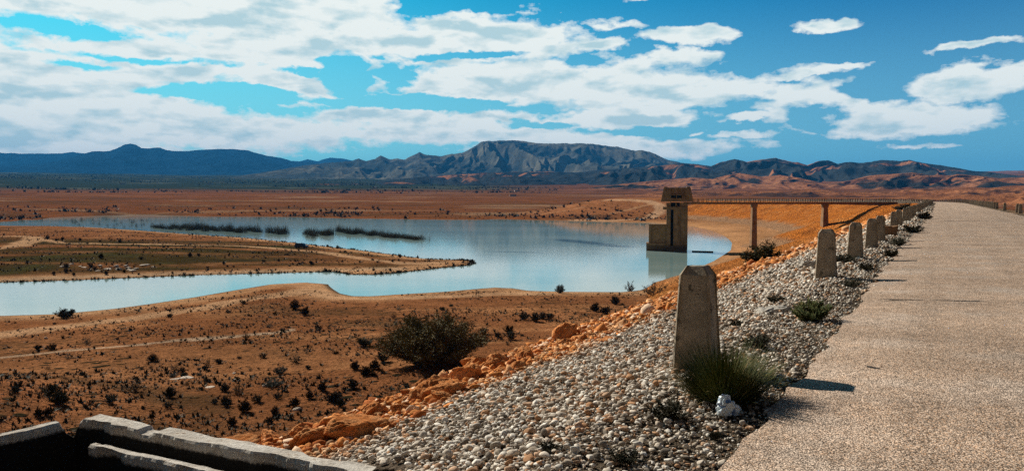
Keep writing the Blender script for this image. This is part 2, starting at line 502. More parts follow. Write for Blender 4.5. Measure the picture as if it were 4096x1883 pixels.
def scatter_stones(name, x, y, z, size, cols, sub, jit, flat=(.55, .9), seed=1, mat=None, sink=.3):
    vs, F = stone_variants(14, sub, jit, seed)
    g = np.random.default_rng(seed + 5)
    n = len(x); k = len(vs[0])
    idx = g.integers(0, len(vs), n)
    V = np.stack(vs)[idx]                                   # n,k,3
    V = V * np.stack([g.uniform(.8, 1.35, n), g.uniform(.7, 1.0, n), g.uniform(*flat, n)], 1)[:, None, :]
    tl = g.normal(0, .3, n)                                 # tilt about x
    c, s_ = np.cos(tl)[:, None], np.sin(tl)[:, None]
    y1 = V[:, :, 1] * c - V[:, :, 2] * s_; z1 = V[:, :, 1] * s_ + V[:, :, 2] * c
    a = g.uniform(0, 6.283, n); c, s_ = np.cos(a)[:, None], np.sin(a)[:, None]
    X = V[:, :, 0] * c - y1 * s_; Y = V[:, :, 0] * s_ + y1 * c
    hs = (size / 2)[:, None]
    P = np.stack([X * hs + x[:, None], Y * hs + y[:, None], z1 * hs + (z + size * (.5 - sink) * .7)[:, None]], 2).reshape(-1, 3)
    FF = (F[None] + (np.arange(n) * k)[:, None, None]).reshape(-1, 3)
    return mesh_np(name, P, FF, np.repeat(cols, k, 0), False, (mat,))

# ------------------------------------------------------------------ materials
def tinted(name, rough=.95, vscale=(3.0, .35), fine=(40, .3), bumpd=(.03, .6), attr=True, base=(.4, .35, .3), spec=.15):
    m, nt, b = new_mat(name, base, rough, spec)
    c = coord(nt)
    col = nt.node('ShaderNodeAttribute', attribute_name='tint').outputs['Color'] if attr else None
    if col is None:
        n = nt.node('ShaderNodeRGB'); n.outputs[0].default_value = (*base, 1); col = n.outputs[0]
    a = nt.noise(c, vscale[0], 5, .65); f = nt.noise(c, fine[0], 4, .7)
    v = nt.math('ADD', nt.lin(a, .3, .7, 1 - vscale[1], 1 + vscale[1]), nt.lin(f, .25, .75, -fine[1], fine[1]))
    col = nt.mix(1.0, col, nt.gray(v), 'MULTIPLY')
    nt.l.new(col, b.inputs['Base Color'])
    bump(nt, b, f, bumpd[1], bumpd[0])
    return m, nt, b

# ground: vertex tint for the big areas, procedural scrub, soil and stones at every scale
m_ground, nt, b = new_mat('dry_ground', (.3, .15, .07), 1.0, 0.0)
c = coord(nt)
tint_ = nt.node('ShaderNodeAttribute', attribute_name='tint').outputs['Color']
kk = nt.node('ShaderNodeAttribute', attribute_name='cover').outputs['Fac']      # scrub amount
rock = nt.node('ShaderNodeAttribute', attribute_name='rock').outputs['Fac']     # rip-rap amount
gd = nt.node('ShaderNodeCameraData')
nA = nt.noise(c, .035, 6, .62); nB = nt.noise(c, .35, 6, .68); nC = nt.noise(c, 3.2, 5, .7); nD = nt.noise(c, 14, 3, .7)
var = nt.math('MULTIPLY', nt.lin(nA, .3, .7, .78, 1.2), nt.lin(nB, .28, .72, .66, 1.32))
var = nt.math('MULTIPLY', var, nt.lin(nC, .3, .7, .50, 1.5))
var = nt.math('MULTIPLY', var, nt.lin(nD, .3, .7, .72, 1.28))
col = nt.mix(1.0, tint_, nt.gray(var), 'MULTIPLY')
# scrub specks (dark shrubs and dry tufts as ground cover)
sv = nt.voro(c, .55); sv2 = nt.voro(c, 1.7); sn = nt.noise(c, .06, 4, .6)
sp1 = nt.math('MULTIPLY', nt.ss(sv, .30, .20), nt.ss(sn, .42, .6))
sp2 = nt.math('MULTIPLY', nt.ss(sv2, .32, .2), nt.ss(nt.noise(c, .11, 4, .6), .40, .6))
spk = nt.math('MULTIPLY', nt.math('MAXIMUM', sp1, nt.math('MULTIPLY', sp2, .8)), kk, clamp=True)
col = nt.mix(spk, col, (.030, .026, .014))
# far scrub, patches of tens of metres
fs = nt.math('MULTIPLY', nt.ss(nt.noise(nt.scale(c, (.012, .03, 1)), 1, 8, .72), .52, .62), kk)
col = nt.mix(nt.math('MULTIPLY', fs, .55), col, (.045, .035, .018))
# rip-rap
rv = nt.node('ShaderNodeTexVoronoi'); nt.put(rv.inputs['Vector'], c); rv.inputs['Scale'].default_value = 2.1
rcol = nt.node('ShaderNodeSeparateColor'); nt.l.new(rv.outputs['Color'], rcol.inputs[0])
rr = nt.math('MULTIPLY', nt.lin(rcol.outputs[0], 0, 1, .6, 1.4), nt.ss(rv.outputs['Distance'], .66, .36, .35, 1.05))
col = nt.mix(rock, col, nt.mix(1.0, tint_, nt.gray(nt.math('MULTIPLY', rr, nt.lin(nB, .3, .7, .8, 1.25))), 'MULTIPLY'))
nt.l.new(col, b.inputs['Base Color'])
hgt = nt.math('ADD', nt.math('MULTIPLY', nC, .30), nt.math('MULTIPLY', nD, .05))
hgt = nt.math('ADD', hgt, nt.math('MULTIPLY', nt.math('MULTIPLY', nt.ss(rv.outputs['Distance'], .6, .1), .5), rock))
hgt = nt.math('ADD', hgt, nt.math('MULTIPLY', spk, .35))
bump(nt, b, hgt, 1.0, 1.0)

m_road, nt, b = new_mat('worn_chipseal', (.45, .36, .28), .97, .04)
c = coord(nt)
v1 = nt.node('ShaderNodeTexVoronoi'); nt.put(v1.inputs['Vector'], c); v1.inputs['Scale'].default_value = 95
vc = nt.node('ShaderNodeSeparateColor'); nt.l.new(v1.outputs['Color'], vc.inputs[0])
chip = nt.lin(vc.outputs[0], 0, 1, .55, 1.6)
gap = nt.ss(v1.outputs['Distance'], .66, .42, .25, 1)
vv = nt.math('MULTIPLY', chip, gap)
vv = nt.math('MULTIPLY', vv, nt.lin(nt.noise(c, 9, 5, .7), .3, .7, .72, 1.25))
vv = nt.math('MULTIPLY', vv, nt.lin(nt.noise(nt.scale(c, (.5, .5, 1)), 1, 4, .6), .3, .7, .86, 1.12))
mpn = nt.node('ShaderNodeMapping'); mpn.inputs['Rotation'].default_value = (0, 0, R(30.3)); mpn.inputs['Scale'].default_value = (1, 1, 1); nt.put(mpn.inputs['Vector'], c)
vv = nt.math('MULTIPLY', vv, nt.lin(nt.noise(nt.scale(mpn.outputs[0], (.10, .9, 1)), 1, 4, .65), .3, .7, .84, 1.13))
vv = nt.math('MULTIPLY', vv, nt.lin(nt.noise(nt.scale(mpn.outputs[0], (1.1, .04, 1)), 1, 3, .6), .3, .7, .90, 1.08))
col = nt.mix(nt.ss(vc.outputs[1], .55, .95), (.62, .46, .34), (.62, .38, .23))
col = nt.mix(nt.ss(nt.noise(c, .8, 4, .6), .45, .7), col, (.64, .50, .39))
col = nt.mix(1.0, col, nt.gray(nt.math('MULTIPLY', vv, 1.12)), 'MULTIPLY')
nt.l.new(col, b.inputs['Base Color'])
bump(nt, b, nt.math('ADD', nt.math('MULTIPLY', gap, .6), nt.noise(c, 30, 4, .7)), .8, .012)

m_stone, _, _ = tinted('river_pebble', .92, (9, .18), (90, .18), (.004, .5), spec=.06)
m_boulder, nt, b = new_mat('orange_limestone', (.45, .2, .08), .98, .02)
c = coord(nt); oi = nt.node('ShaderNodeObjectInfo').outputs['Random']
a = nt.noise(c, 3.5, 6, .7); f = nt.noise(c, 16, 5, .75)
col = nt.mix(nt.ss(a, .35, .65), (.62, .21, .06), (.76, .36, .15))
col = nt.mix(nt.ss(f, .55, .75), col, (.30, .075, .018))
col = nt.mix(1.0, col, nt.gray(nt.math('MULTIPLY', nt.lin(oi, 0, 1, .75, 1.2), nt.lin(f, .3, .7, .8, 1.15))), 'MULTIPLY')
nt.l.new(col, b.inputs['Base Color']); bump(nt, b, nt.math('ADD', a, nt.math('MULTIPLY', f, .5)), .9, .06)

def concrete(name, base, stain, rust=(.12, .05, .02), stain_amt=.5, sc_=1.0, edge=None):
    m, nt, b = new_mat(name, base, .93, .15)
    c = coord(nt); oi = nt.node('ShaderNodeObjectInfo').outputs['Random']
    off = nt.vmath('ADD', c, nt.scale(nt.gray(oi), (37, 11, 23)))
    a = nt.noise(off, 3.0 * sc_, 6, .68); f = nt.noise(off, 26 * sc_, 5, .7)
    st = nt.math('MULTIPLY', nt.ss(nt.noise(off, 5.5 * sc_, 6, .72, .4), 1 - stain_amt, 1.04 - stain_amt), 1.0)
    col = nt.mix(nt.ss(a, .32, .68), tuple(v * .72 for v in base), tuple(v * 1.2 for v in base))
    col = nt.mix(nt.math('MULTIPLY', st, .85), col, stain)
    rs = nt.ss(nt.noise(nt.vmath('ADD', off, (9.3, 4.1, 2.2)), 7.5 * sc_, 5, .7), .66, .70)
    col = nt.mix(rs, col, rust)
    band = nt.noise(nt.scale(off, (1.5, 1.5, 22)), 1.0, 3, .6)
    col = nt.mix(1.0, col, nt.gray(nt.math('MULTIPLY', nt.lin(f, .3, .7, .90, 1.09), nt.lin(band, .3, .7, .96, 1.04))), 'MULTIPLY')
    nt.l.new(col, b.inputs['Base Color'])
    bump(nt, b, nt.math('SUBTRACT', nt.math('ADD', f, nt.math('MULTIPLY', a, .8)), nt.math('MULTIPLY', rs, .6)), .35, .01 / sc_)
    return m
m_post = concrete('bollard_concrete', (.36, .29, .205), (.10, .085, .06), (.050, .016, .009), .42)
m_wall = concrete('old_wall_concrete', (.50, .45, .38), (.34, .29, .23), (.22, .14, .09), .38)
m_pit = concrete('shaded_basin_concrete', (.030, .028, .024), (.015, .014, .012), (.02, .012, .008), .5)  # near-black colour stands in for the shade at the basin floor
m_tower = concrete('weathered_tower_concrete', (.29, .17, .085), (.17, .10, .055), (.12, .055, .025), .45, .18)
nt = NT(m_tower.node_tree); b = [n for n in nt.n if n.type == 'BSDF_PRINCIPLED'][0]
old = b.inputs['Base Color'].links[0].from_socket; c = coord(nt); szt = nt.node('ShaderNodeSeparateXYZ'); nt.l.new(c, szt.inputs[0])
tide = nt.ss(nt.math('ADD', szt.outputs[2], nt.math('MULTIPLY', nt.noise(c, .8, 4, .6), 1.2)), 2.9, 2.2)
strk = nt.ss(nt.noise(nt.scale(c, (1.6, 1.6, .09)), 1.0, 4, .6), .52, .66)
n1_ = nt.mix(nt.math('MULTIPLY', strk, .5), old, (.09, .05, .028))
nt.l.new(nt.mix(nt.math('MULTIPLY', tide, .75), n1_, (.075, .055, .035)), b.inputs['Base Color'])
m_bridge = concrete('bridge_concrete', (.27, .15, .075), (.18, .09, .045), (.12, .05, .02), .4, .2)
m_dark, _, _ = new_mat('dark_opening', (.006, .006, .006), .8, .1)
m_rail, _, _ = new_mat('rusty_rail_steel', (.06, .035, .022), .7, .3)
m_black, _, _ = new_mat('dark_wet_timber', (.02, .017, .014), .8, .2)

def leafy(name, c1, c2, c3=None):
    m, nt, b = new_mat(name, c1, .8, .15)
    c = coord(nt)
    a = nt.noise(c, 3.5, 3, .6); f = nt.noise(c, 30, 2, .6)
    col = nt.mix(nt.ss(a, .35, .65), c1, c2)
    if c3: col = nt.mix(nt.ss(f, .5, .72), col, c3)
    nt.l.new(col, b.inputs['Base Color'])
    return m
m_tussock = leafy('tussock_green', (.045, .062, .014), (.10, .115, .026), (.20, .14, .045))
m_bush = leafy('tamarisk_green', (.030, .038, .012), (.055, .058, .016), (.12, .06, .022))
m_tam = leafy('tamarisk_crown', (.085, .082, .022), (.16, .13, .036), (.30, .15, .05))
m_scrub = leafy('dark_scrub', (.022, .024, .010), (.040, .036, .015), (.08, .05, .022))
m_dry = leafy('dry_twigs', (.12, .080, .034), (.065, .055, .024), (.22, .14, .06))
m_reed = leafy('reed_stems', (.070, .050, .026), (.045, .040, .020), (.12, .08, .045))
m_straw, _, _ = new_mat('straw_blade', (.38, .26, .11), .8, .1)
m_bark, _, _ = new_mat('grey_brown_bark', (.09, .06, .035), .9, .1)

# ------------------------------------------------------------------ GROUND sheet (polar grid, finer towards the front)
def build_ground():
    fa = np.linspace(R(-50), R(50), 1250)
    ba = np.linspace(R(50), R(310), 150)[1:-1]
    az = np.concatenate([fa, ba])
    rr = np.concatenate([[0.0], np.geomspace(.6, 3.2, 14), np.geomspace(3.25, 260, 470), np.geomspace(262, 1000, 210)[0:], np.geomspace(1010, 9000, 170), [14000, 19000]])
    rr = np.maximum.accumulate(rr)
    A, Q = np.meshgrid(az, rr)
    X = np.sin(A) * Q; Y = np.cos(A) * Q
    H, dw, s, d, dam, r = height(X, Y, True, True)
    H[rr >= 13000] = np.minimum(H[rr >= 13000], 260)
    n, k = A.shape
    # tints ------------------------------------------------------------
    T = np.zeros((n, k, 3)); T[:] = (.265, .104, .042)
    def paint(mask, c):
        nonlocal T
        T = T * (1 - mask[..., None]) + np.array(c) * mask[..., None]
    n1 = fbm(X / 35, Y / 35, 41, 4); n2 = fbm(X / 9, Y / 9, 43, 4)
    paint(.5 * sstep(n1, -.1, .6), (.38, .175, .075))
    # pale drying shore
    paint(.85 * sstep(dw, 14 + 6 * n2, 3) * sstep(r, 60, 100), (.58, .32, .16))
    paint(.55 * sstep(fbm(X / 14, Y / 5, 56, 4), .12, .45) * sstep(r, 40, 70), (.44, .20, .085))
    paint(sstep(dw, 1.6, .2) * .85, (.06, .05, .035))
    # far bank
    far = sstep(r, 500, 620)
    paint(far, (.205, .072, .024))
    paint(far * .7 * sstep(fbm(X / 130, Y / 40, 45, 4), .05, .5), (.10, .052, .022))
    paint(far * .55 * sstep(fbm(X / 200, Y / 60, 46, 5), .25, .5), (.42, .25, .14))
    q = np.sqrt(((X - 140) / 130) ** 2 + ((Y - 705) / 115) ** 2)
    paint(.8 * (1 - sstep(q, .8, 1.2)), (.38, .15, .06))
    # valley floor far off on the left: cultivated, dark green
    azd = np.degrees(A)
    vall = sstep(r, 1900, 2700) * sstep(azd, 8, -4)
    paint(vall, (.030, .042, .026))
    paint(vall * .7 * sstep(fbm(X / 260, Y / 90, 47, 4), .25, .45), (.13, .13, .085))
    paint(sstep(r, 1500, 2300) * (1 - vall) * .75, (.17, .060, .022))
    paint(sstep(r, 1200, 2000) * (1 - vall) * .7 * sstep(fbm(X / 300, Y / 70, 49, 4), .05, .4), (.06, .035, .020))
    paint(sstep(r, 1200, 2000) * (1 - vall) * .6 * sstep(fbm(X / 380, Y / 80, 50, 4), .15, .45), (.34, .13, .05))
    # peninsula: olive grass in its middle
    pen = (r > 165) & (r < 420) & (azd < 5) & (dw > 0)
    ol = sstep(dw, 5, 11) * sstep(fbm(X / 50, Y / 14, 48, 4), -.6, 0) * pen * sstep(Y, 300, 262)
    paint(.95 * ol, (.046, .036, .013))
    paint(.6 * ol * sstep(n2, .1, .5), (.065, .062, .022))
    # lower left bank: red soil
    paint(.75 * sstep(-X, 24, 44) * sstep(r, 80, 55), (.42, .135, .055))
    # stony foreshore at the foot of the dam
    paint(.85 * sstep(d, 125, 85) * sstep(s, s_at_y(110), s_at_y(170)) * sstep(r, 620, 480), (.50, .25, .11))
    # the dam
    dm = dam.astype(float)
    near = sstep(s, s_at_y(170), s_at_y(70))
    slopec = np.array([.80, .25, .045]) * (1 - near[..., None]) + np.array([.50, .20, .065]) * near[..., None]
    m_ = dm * sstep(np.abs(d), 7.6, 8.6)
    T = T * (1 - m_[..., None]) + slopec * m_[..., None]
    paint(m_ * .55 * sstep(fbm(X / 3.5, Y / 3.5, 53, 4), .05, .45), (.85, .36, .11))
    paint(m_ * .6 * sstep(fbm(s / 2.2, d / 16, 54, 4), .12, .4) * (r > 60), (.42, .115, .02))
    paint(m_ * .5 * sstep(fbm(X / 9, Y / 9, 55, 4), .25, .5), (.30, .10, .03))
    low = m_ * sstep(H, -11.3 + .9 * n2, -12.9 + .9 * n2) * sstep(s, s_at_y(100), s_at_y(150))
    paint(low * .9, (.46, .27, .15))
    paint(dm * (1 - sstep(np.abs(d), 7.6, 8.6)) * (d > 0), (.12, .09, .065))
    paint(dm * (d < 0), (.28, .17, .10))
    paint(dm * sstep(np.abs(d), 5.0, 4.2) * sstep(n2 + .5 * fbm(X * 1.5, Y * 1.5, 51, 3), -.6, .1), (.13, .10, .07))
    # tracks
    def track(pts, w, c, amt=.9):
        P = np.array([hit(*p) for p in pts])
        x0, x1 = P[:, 0].min() - 30, P[:, 0].max() + 30; y0, y1 = P[:, 1].min() - 30, P[:, 1].max() + 30
        sel = np.nonzero((X > x0) & (X < x1) & (Y > y0) & (Y < y1))
        xs, ys = X[sel] + 1.5 * fbm(X[sel] / 8, Y[sel] / 8, 61, 2), Y[sel] + 1.5 * fbm(X[sel] / 8, Y[sel] / 8, 62, 2)
        best = np.full(xs.shape, 1e9)
        for i in range(len(P) - 1):
            e = P[i + 1] - P[i]
            t = np.clip(((xs - P[i, 0]) * e[0] + (ys - P[i, 1]) * e[1]) / (e @ e + 1e-9), 0, 1)
            best = np.minimum(best, np.hypot(xs - P[i, 0] - t * e[0], ys - P[i, 1] - t * e[1]))
        mk = np.zeros(X.shape); mk[sel] = sstep(best, w * 1.15, w * .55) * amt
        paint(mk, c); return mk
    tk = np.zeros(X.shape)
    pale = (.56, .32, .17)
    tk = np.maximum(tk, track([(-60, 1345), (300, 1302), (600, 1262), (850, 1225), (1100, 1182), (1250, 1160), (1350, 1190), (1600, 1192), (1900, 1178), (2150, 1176)], 3.2, pale, .8))
    tk = np.maximum(tk, track([(-40, 1428), (240, 1402), (580, 1376), (950, 1336), (1150, 1318)], .8, (.58, .40, .26), .85))
    tk = np.maximum(tk, track([(-60, 998), (60, 985), (110, 965), (140, 948), (60, 944), (-60, 946)], 4, pale))
    tk = np.maximum(tk, track([(140, 952), (250, 972), (480, 976), (760, 980), (980, 985), (1180, 998), (1330, 1015), (1460, 1035), (1600, 1050), (1760, 1052)], 3.0, pale))
    tk = np.maximum(tk, track([(0, 1122), (300, 1108), (700, 1094), (1100, 1082), (1400, 1080), (1600, 1075)], 2.2, (.50, .33, .2), .7))
    tk = np.maximum(tk, track([(2430, 800), (2520, 800), (2590, 806), (2635, 820), (2645, 838), (2625, 858), (2590, 874), (2450, 882), (2300, 880)], 6, (.58, .34, .19)))
    tk = np.maximum(tk, track([(2620, 815), (2540, 832), (2440, 855)], 2.2, (.52, .28, .14), .8))
    tk = np.maximum(tk, track([(2160, 856), (2230, 846), (2330, 828)], 2.5, (.52, .28, .14), .6))
    # scrub cover
    cov = np.clip(sstep(dw, 5, 30), 0, 1) * (1 - tk) * (1 - dm * sstep(H, -13, -11))
    cov = cov * (1 - .6 * sstep(azd, 5, 16) * (r > 400))
    cov[r > 1500] = .8
    rk = m_ * (1 - .25 * low)
    cols = T.reshape(-1, 3)
    idx = np.arange(n * k).reshape(n, k)
    nx = np.roll(idx, -1, 1)
    F = np.stack([idx[:-1], idx[1:], nx[1:], nx[:-1]], 2).reshape(-1, 4)
    V = np.stack([X, Y, H], 2).reshape(-1, 3)
    me = mesh_np('ground', V, F, cols, True, (m_ground,))
    for nm, arr in (('cover', cov), ('rock', rk)):
        a = me.attributes.new(nm, 'FLOAT', 'POINT'); a.data.foreach_set('value', np.ascontiguousarray(arr, np.float32).ravel())
    tag(link('ground', me), kind='structure')
build_ground()

# ------------------------------------------------------------------ water
m_water, nt, b = new_mat('lake_water', (.10, .20, .21), .05, .5)
b.inputs['IOR'].default_value = 1.42
c = coord(nt)
w1 = nt.noise(nt.scale(c, (.35, 1.1, 1)), 1.0, 5, .6); w2 = nt.noise(nt.scale(c, (1.6, 4.5, 1)), 1.0, 4, .6)
bn = nt.node('ShaderNodeBump'); bn.inputs['Strength'].default_value = .10; bn.inputs['Distance'].default_value = .06
nt.put(bn.inputs['Height'], nt.math('ADD', w1, nt.math('MULTIPLY', w2, .35))); nt.l.new(bn.outputs[0], b.inputs['Normal'])
pt = nt.noise(nt.scale(c, (.006, .02, 1)), 1.0, 4, .6)
wcol = nt.mix(nt.ss(pt, .38, .62), (.25, .37, .35), (.34, .45, .42))
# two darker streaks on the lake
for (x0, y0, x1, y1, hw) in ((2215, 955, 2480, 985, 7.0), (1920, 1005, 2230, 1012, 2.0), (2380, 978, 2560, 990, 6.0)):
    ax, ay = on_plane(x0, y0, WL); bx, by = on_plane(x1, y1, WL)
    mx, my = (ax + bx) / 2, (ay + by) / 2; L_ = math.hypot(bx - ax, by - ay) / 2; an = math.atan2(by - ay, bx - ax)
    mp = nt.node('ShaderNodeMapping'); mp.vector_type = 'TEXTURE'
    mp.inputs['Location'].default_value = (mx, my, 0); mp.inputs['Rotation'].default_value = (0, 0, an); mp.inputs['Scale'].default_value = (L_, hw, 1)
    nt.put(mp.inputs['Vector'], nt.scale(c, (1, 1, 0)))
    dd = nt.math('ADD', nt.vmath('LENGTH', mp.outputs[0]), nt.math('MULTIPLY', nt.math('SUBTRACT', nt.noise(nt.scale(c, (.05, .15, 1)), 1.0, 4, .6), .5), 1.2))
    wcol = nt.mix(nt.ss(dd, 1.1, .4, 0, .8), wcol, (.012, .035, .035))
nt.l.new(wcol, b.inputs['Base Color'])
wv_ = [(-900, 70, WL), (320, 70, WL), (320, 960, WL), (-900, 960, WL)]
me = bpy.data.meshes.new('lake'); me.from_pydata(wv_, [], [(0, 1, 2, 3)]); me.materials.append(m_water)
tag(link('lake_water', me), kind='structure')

# ------------------------------------------------------------------ hills and mountains
def hill_mat(name, lo, hi, patch=None, patch_at=(.55, .68), psc=.0011, fine=.012):
    m, nt, b = new_mat(name, lo, 1.0, 0.0)
    c = coord(nt)
    a = nt.noise(c, psc * 4, 7, .65); f = nt.noise(c, fine, 6, .7)
    col = nt.mix(nt.ss(a, .36, .64), lo, hi)
    if patch: col = nt.mix(nt.ss(nt.noise(nt.vmath('ADD', c, (900, 300, 100)), psc, 5, .62, .5), *patch_at), col, patch)
    col = nt.mix(1.0, col, nt.gray(nt.lin(f, .3, .7, .68, 1.35)), 'MULTIPLY')
    nt.l.new(col, b.inputs['Base Color']); bump(nt, b, nt.math('ADD', f, a), 1.0, 9.0)
    return m
def ridge(name, label, prof, D, Wf, Wb, mat, seed, gul=.16, gs=260.0, base=None, cols=900, rows=90, floor_y=770, cat='hills'):
    prof = np.array(prof, float)
    px = np.linspace(prof[0, 0], prof[-1, 0], cols)
    py = np.interp(px, prof[:, 0], prof[:, 1])
    wob = fbm(px / 26, px * 0, seed, 5, .6) * 3.0
    py = py + wob * np.clip((floor_y - py) / 120, 0, 1)
    a, b_, c_ = ray(px, py)
    hyp = np.hypot(a, b_)
    ux, uy = a / hyp, b_ / hyp
    Dv = D * (1 + .05 * fbm(px / 300, px * 0, seed + 3, 3))
    crest = CAMZ + c_ / hyp * Dv
    t = np.concatenate([np.linspace(-1, 0, rows), np.linspace(0, 1, 14)[1:]])
    T_, U = np.meshgrid(t, np.arange(cols), indexing='ij')
    dist = Dv[None] + np.where(T_ < 0, T_ * Wf, T_ * Wb)
    along = (np.arctan2(ux, uy) * D)[None] + 0 * T_
    q = 1 - np.abs(T_)
    pr = q ** 1.35
    warp = fbm(along / (gs * 1.8), dist / (gs * 2.4), seed + 5, 3) * .9
    g1 = 1 - np.abs(fbm(along / gs + warp, dist / (gs * 4.5), seed + 7, 4)) * 2.4
    g2 = 1 - np.abs(fbm(along / (gs * .38) + warp * 1.3, dist / (gs * 1.2), seed + 9, 3)) * 2.0
    env = np.clip(q * (1 - q) * 4, 0, 1) ** .8
    X = ux[None] * dist; Y = uy[None] * dist
    base_h = np.minimum(height(X, Y, True), crest[None] - 5)
    H = base_h + (crest[None] - base_h) * pr
    H = H + (crest[None] - base_h) * env * gul * ((g1 - .45) + .4 * (g2 - .4))
    # nothing in front may rise above the crest line
    H = np.where(T_ < -.02, np.minimum(H, CAMZ + (crest[None] - CAMZ) * dist / Dv[None] * .985), H)
    H = np.where(np.abs(T_) > .985, base_h - 8, H)
    X = ux[None] * dist; Y = uy[None] * dist
    n, k = T_.shape
    idx = np.arange(n * k).reshape(n, k)
    F = np.stack([idx[:-1, :-1], idx[:-1, 1:], idx[1:, 1:], idx[1:, :-1]], 2).reshape(-1, 4)
    me = mesh_np(name, np.stack([X, Y, H], 2).reshape(-1, 3), F, None, False, (mat,))
    return tag(link(name, me), kind='structure')
R0 = [(-900, 612), (-300, 616), (0, 611), (100, 615), (250, 614), (290, 608), (340, 614), (600, 640), (1180, 652), (1230, 637), (1270, 645), (1290, 638), (1320, 631), (1370, 634), (1410, 643), (1500, 665)]
R1 = [(-900, 660), (-300, 672), (0, 664), (150, 656), (250, 640), (340, 613), (370, 606), (440, 604), (470, 592), (500, 578), (520, 575), (545, 580), (565, 592), (590, 594), (640, 590), (670, 600), (700, 605), (750, 605), (790, 600), (850, 597), (950, 597), (990, 602), (1060, 622), (1130, 633), (1165, 643), (1250, 650), (1350, 665), (1500, 690), (1700, 715)]
R2 = [(900, 712), (1050, 690), (1200, 665), (1300, 652), (1400, 645), (1435, 635), (1465, 645), (1500, 636), (1522, 622), (1560, 638), (1590, 635), (1620, 638), (1650, 622), (1678, 609), (1705, 620), (1760, 625), (1800, 617), (1850, 612), (1870, 600), (1900, 585), (1925, 567), (1980, 563), (2048, 562), (2090, 563), (2140, 572), (2220, 574), (2330, 573), (2400, 580), (2470, 588), (2540, 603), (2570, 600), (2620, 615), (2670, 640), (2720, 650), (2800, 658), (2900, 675), (3000, 700)]
R3 = [(1100, 745), (1500, 725), (1700, 706), (1900, 692), (2050, 688), (2200, 686), (2300, 690), (2400, 680), (2500, 673), (2560, 669), (2640, 662), (2720, 654), (2770, 656), (2840, 666), (2880, 650), (2940, 636), (2990, 648), (3020, 642), (3080, 634), (3105, 632), (3150, 645), (3190, 650), (3230, 662), (3270, 645), (3310, 640), (3350, 655), (3400, 648), (3450, 652), (3530, 640), (3600, 643), (3640, 640), (3690, 652), (3760, 660), (3800, 668), (3830, 672), (3900, 686), (3950, 688), (4020, 697), (4100, 705), (4500, 715), (4900, 705)]
R4 = [(2350, 752), (2500, 735), (2600, 725), (2700, 716), (2760, 710), (2850, 716), (2900, 702), (2960, 692), (3050, 708), (3120, 700), (3200, 712), (3300, 735), (3400, 722), (3480, 702), (3560, 697), (3650, 690), (3720, 700), (3800, 702), (3830, 697), (3900, 702), (4000, 713), (4096, 708), (4500, 700), (4900, 712)]
R5 = [(2500, 778), (2700, 764), (2900, 766), (3050, 765), (3150, 766), (3240, 757), (3290, 760), (3400, 770), (3480, 768), (3560, 765), (3650, 755), (3760, 760), (3850, 748), (3960, 752), (4060, 742), (4200, 745), (4500, 735), (4900, 748)]
R6 = [(3300, 797), (3420, 789), (3540, 792), (3640, 783), (3760, 787), (3860, 778), (3960, 782), (4080, 774), (4250, 778), (4500, 768), (4900, 780)]
hm_far = hill_mat('hazy_scrub_range', (.008, .030, .066), (.014, .044, .085))  # blue in the scrub colour stands in for distance haze
hm_mesa = hill_mat('grey_mesa_rock', (.055, .062, .052), (.16, .15, .11), (.045, .055, .05), (.45, .6), .0009)
hm_dark = hill_mat('cloud_shaded_foothill', (.020, .026, .030), (.040, .044, .042), (.34, .14, .06), (.55, .62), .0022, .02)  # dark tones paint in the cloud shadow lying over these hills
hm_brown = hill_mat('bare_brown_foothill', (.24, .092, .040), (.36, .155, .07), (.030, .028, .024), (.53, .60), .0026, .03)
hm_low = hill_mat('low_brown_mound', (.22, .080, .032), (.36, .145, .06), (.075, .038, .022), (.50, .60), .004, .05)
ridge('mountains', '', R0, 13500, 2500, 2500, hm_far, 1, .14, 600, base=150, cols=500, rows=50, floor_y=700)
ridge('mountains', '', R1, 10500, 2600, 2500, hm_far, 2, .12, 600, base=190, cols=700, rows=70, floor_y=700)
ridge('mountains', '', R2, 8000, 2500, 1800, hm_mesa, 3, .28, 380, base=150, cols=900, rows=110, floor_y=720)
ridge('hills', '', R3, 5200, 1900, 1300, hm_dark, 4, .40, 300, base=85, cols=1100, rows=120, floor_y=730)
ridge('hills', '', R4, 3300, 850, 700, hm_brown, 5, .40, 190, base=45, cols=900, rows=100, floor_y=750)
ridge('hills', '', R5, 1900, 420, 420, hm_low, 6, .45, 110, base=15, cols=800, rows=70, floor_y=790)
ridge('hills', '', R6, 1250, 260, 260, hm_low, 8, .40, 70, base=15, cols=700, rows=60, floor_y=800)

# ------------------------------------------------------------------ road
def build_road():
    ss_ = np.concatenate([np.arange(0, s_at_y(40), .25), np.arange(s_at_y(40), s_at_y(212), 1.0), np.arange(L_STR, L_STR + L_ARC, 3.0)])
    cr = np.linspace(-1, 1, 13)
    X, Y, tx, ty = path(ss_)
    V = []
    je = .08 * fbm(ss_ / 1.1, ss_ * 0, 71, 4) + .10 * fbm(ss_ / .35, ss_ * 0 + 4, 72, 3)
    jr = .22 * fbm(ss_ / 1.1, ss_ * 0 + 9, 73, 4)
    for j, u in enumerate(cr):
        d = u * ROAD_HW + (je if j == 12 else jr if j == 0 else 0)
        z = .02 + .05 * (1 - u * u) - (.03 if j in (0, 12) else 0)
        V.append(np.stack([X - ty * d, Y + tx * d, z + 0 * X], 1))
    V = np.stack(V, 1); n, k = V.shape[:2]
    idx = np.arange(n * k).reshape(n, k)
    F = np.stack([idx[:-1, :-1], idx[1:, :-1], idx[1:, 1:], idx[:-1, 1:]], 2).reshape(-1, 4)[:, ::-1]
    return tag(link('road', mesh_np('road', V.reshape(-1, 3), F, None, True, (m_road,))), kind='structure')
road = build_road()
m_crack, _, _ = new_mat('tar_filled_crack', (.035, .03, .025), .9, .1)
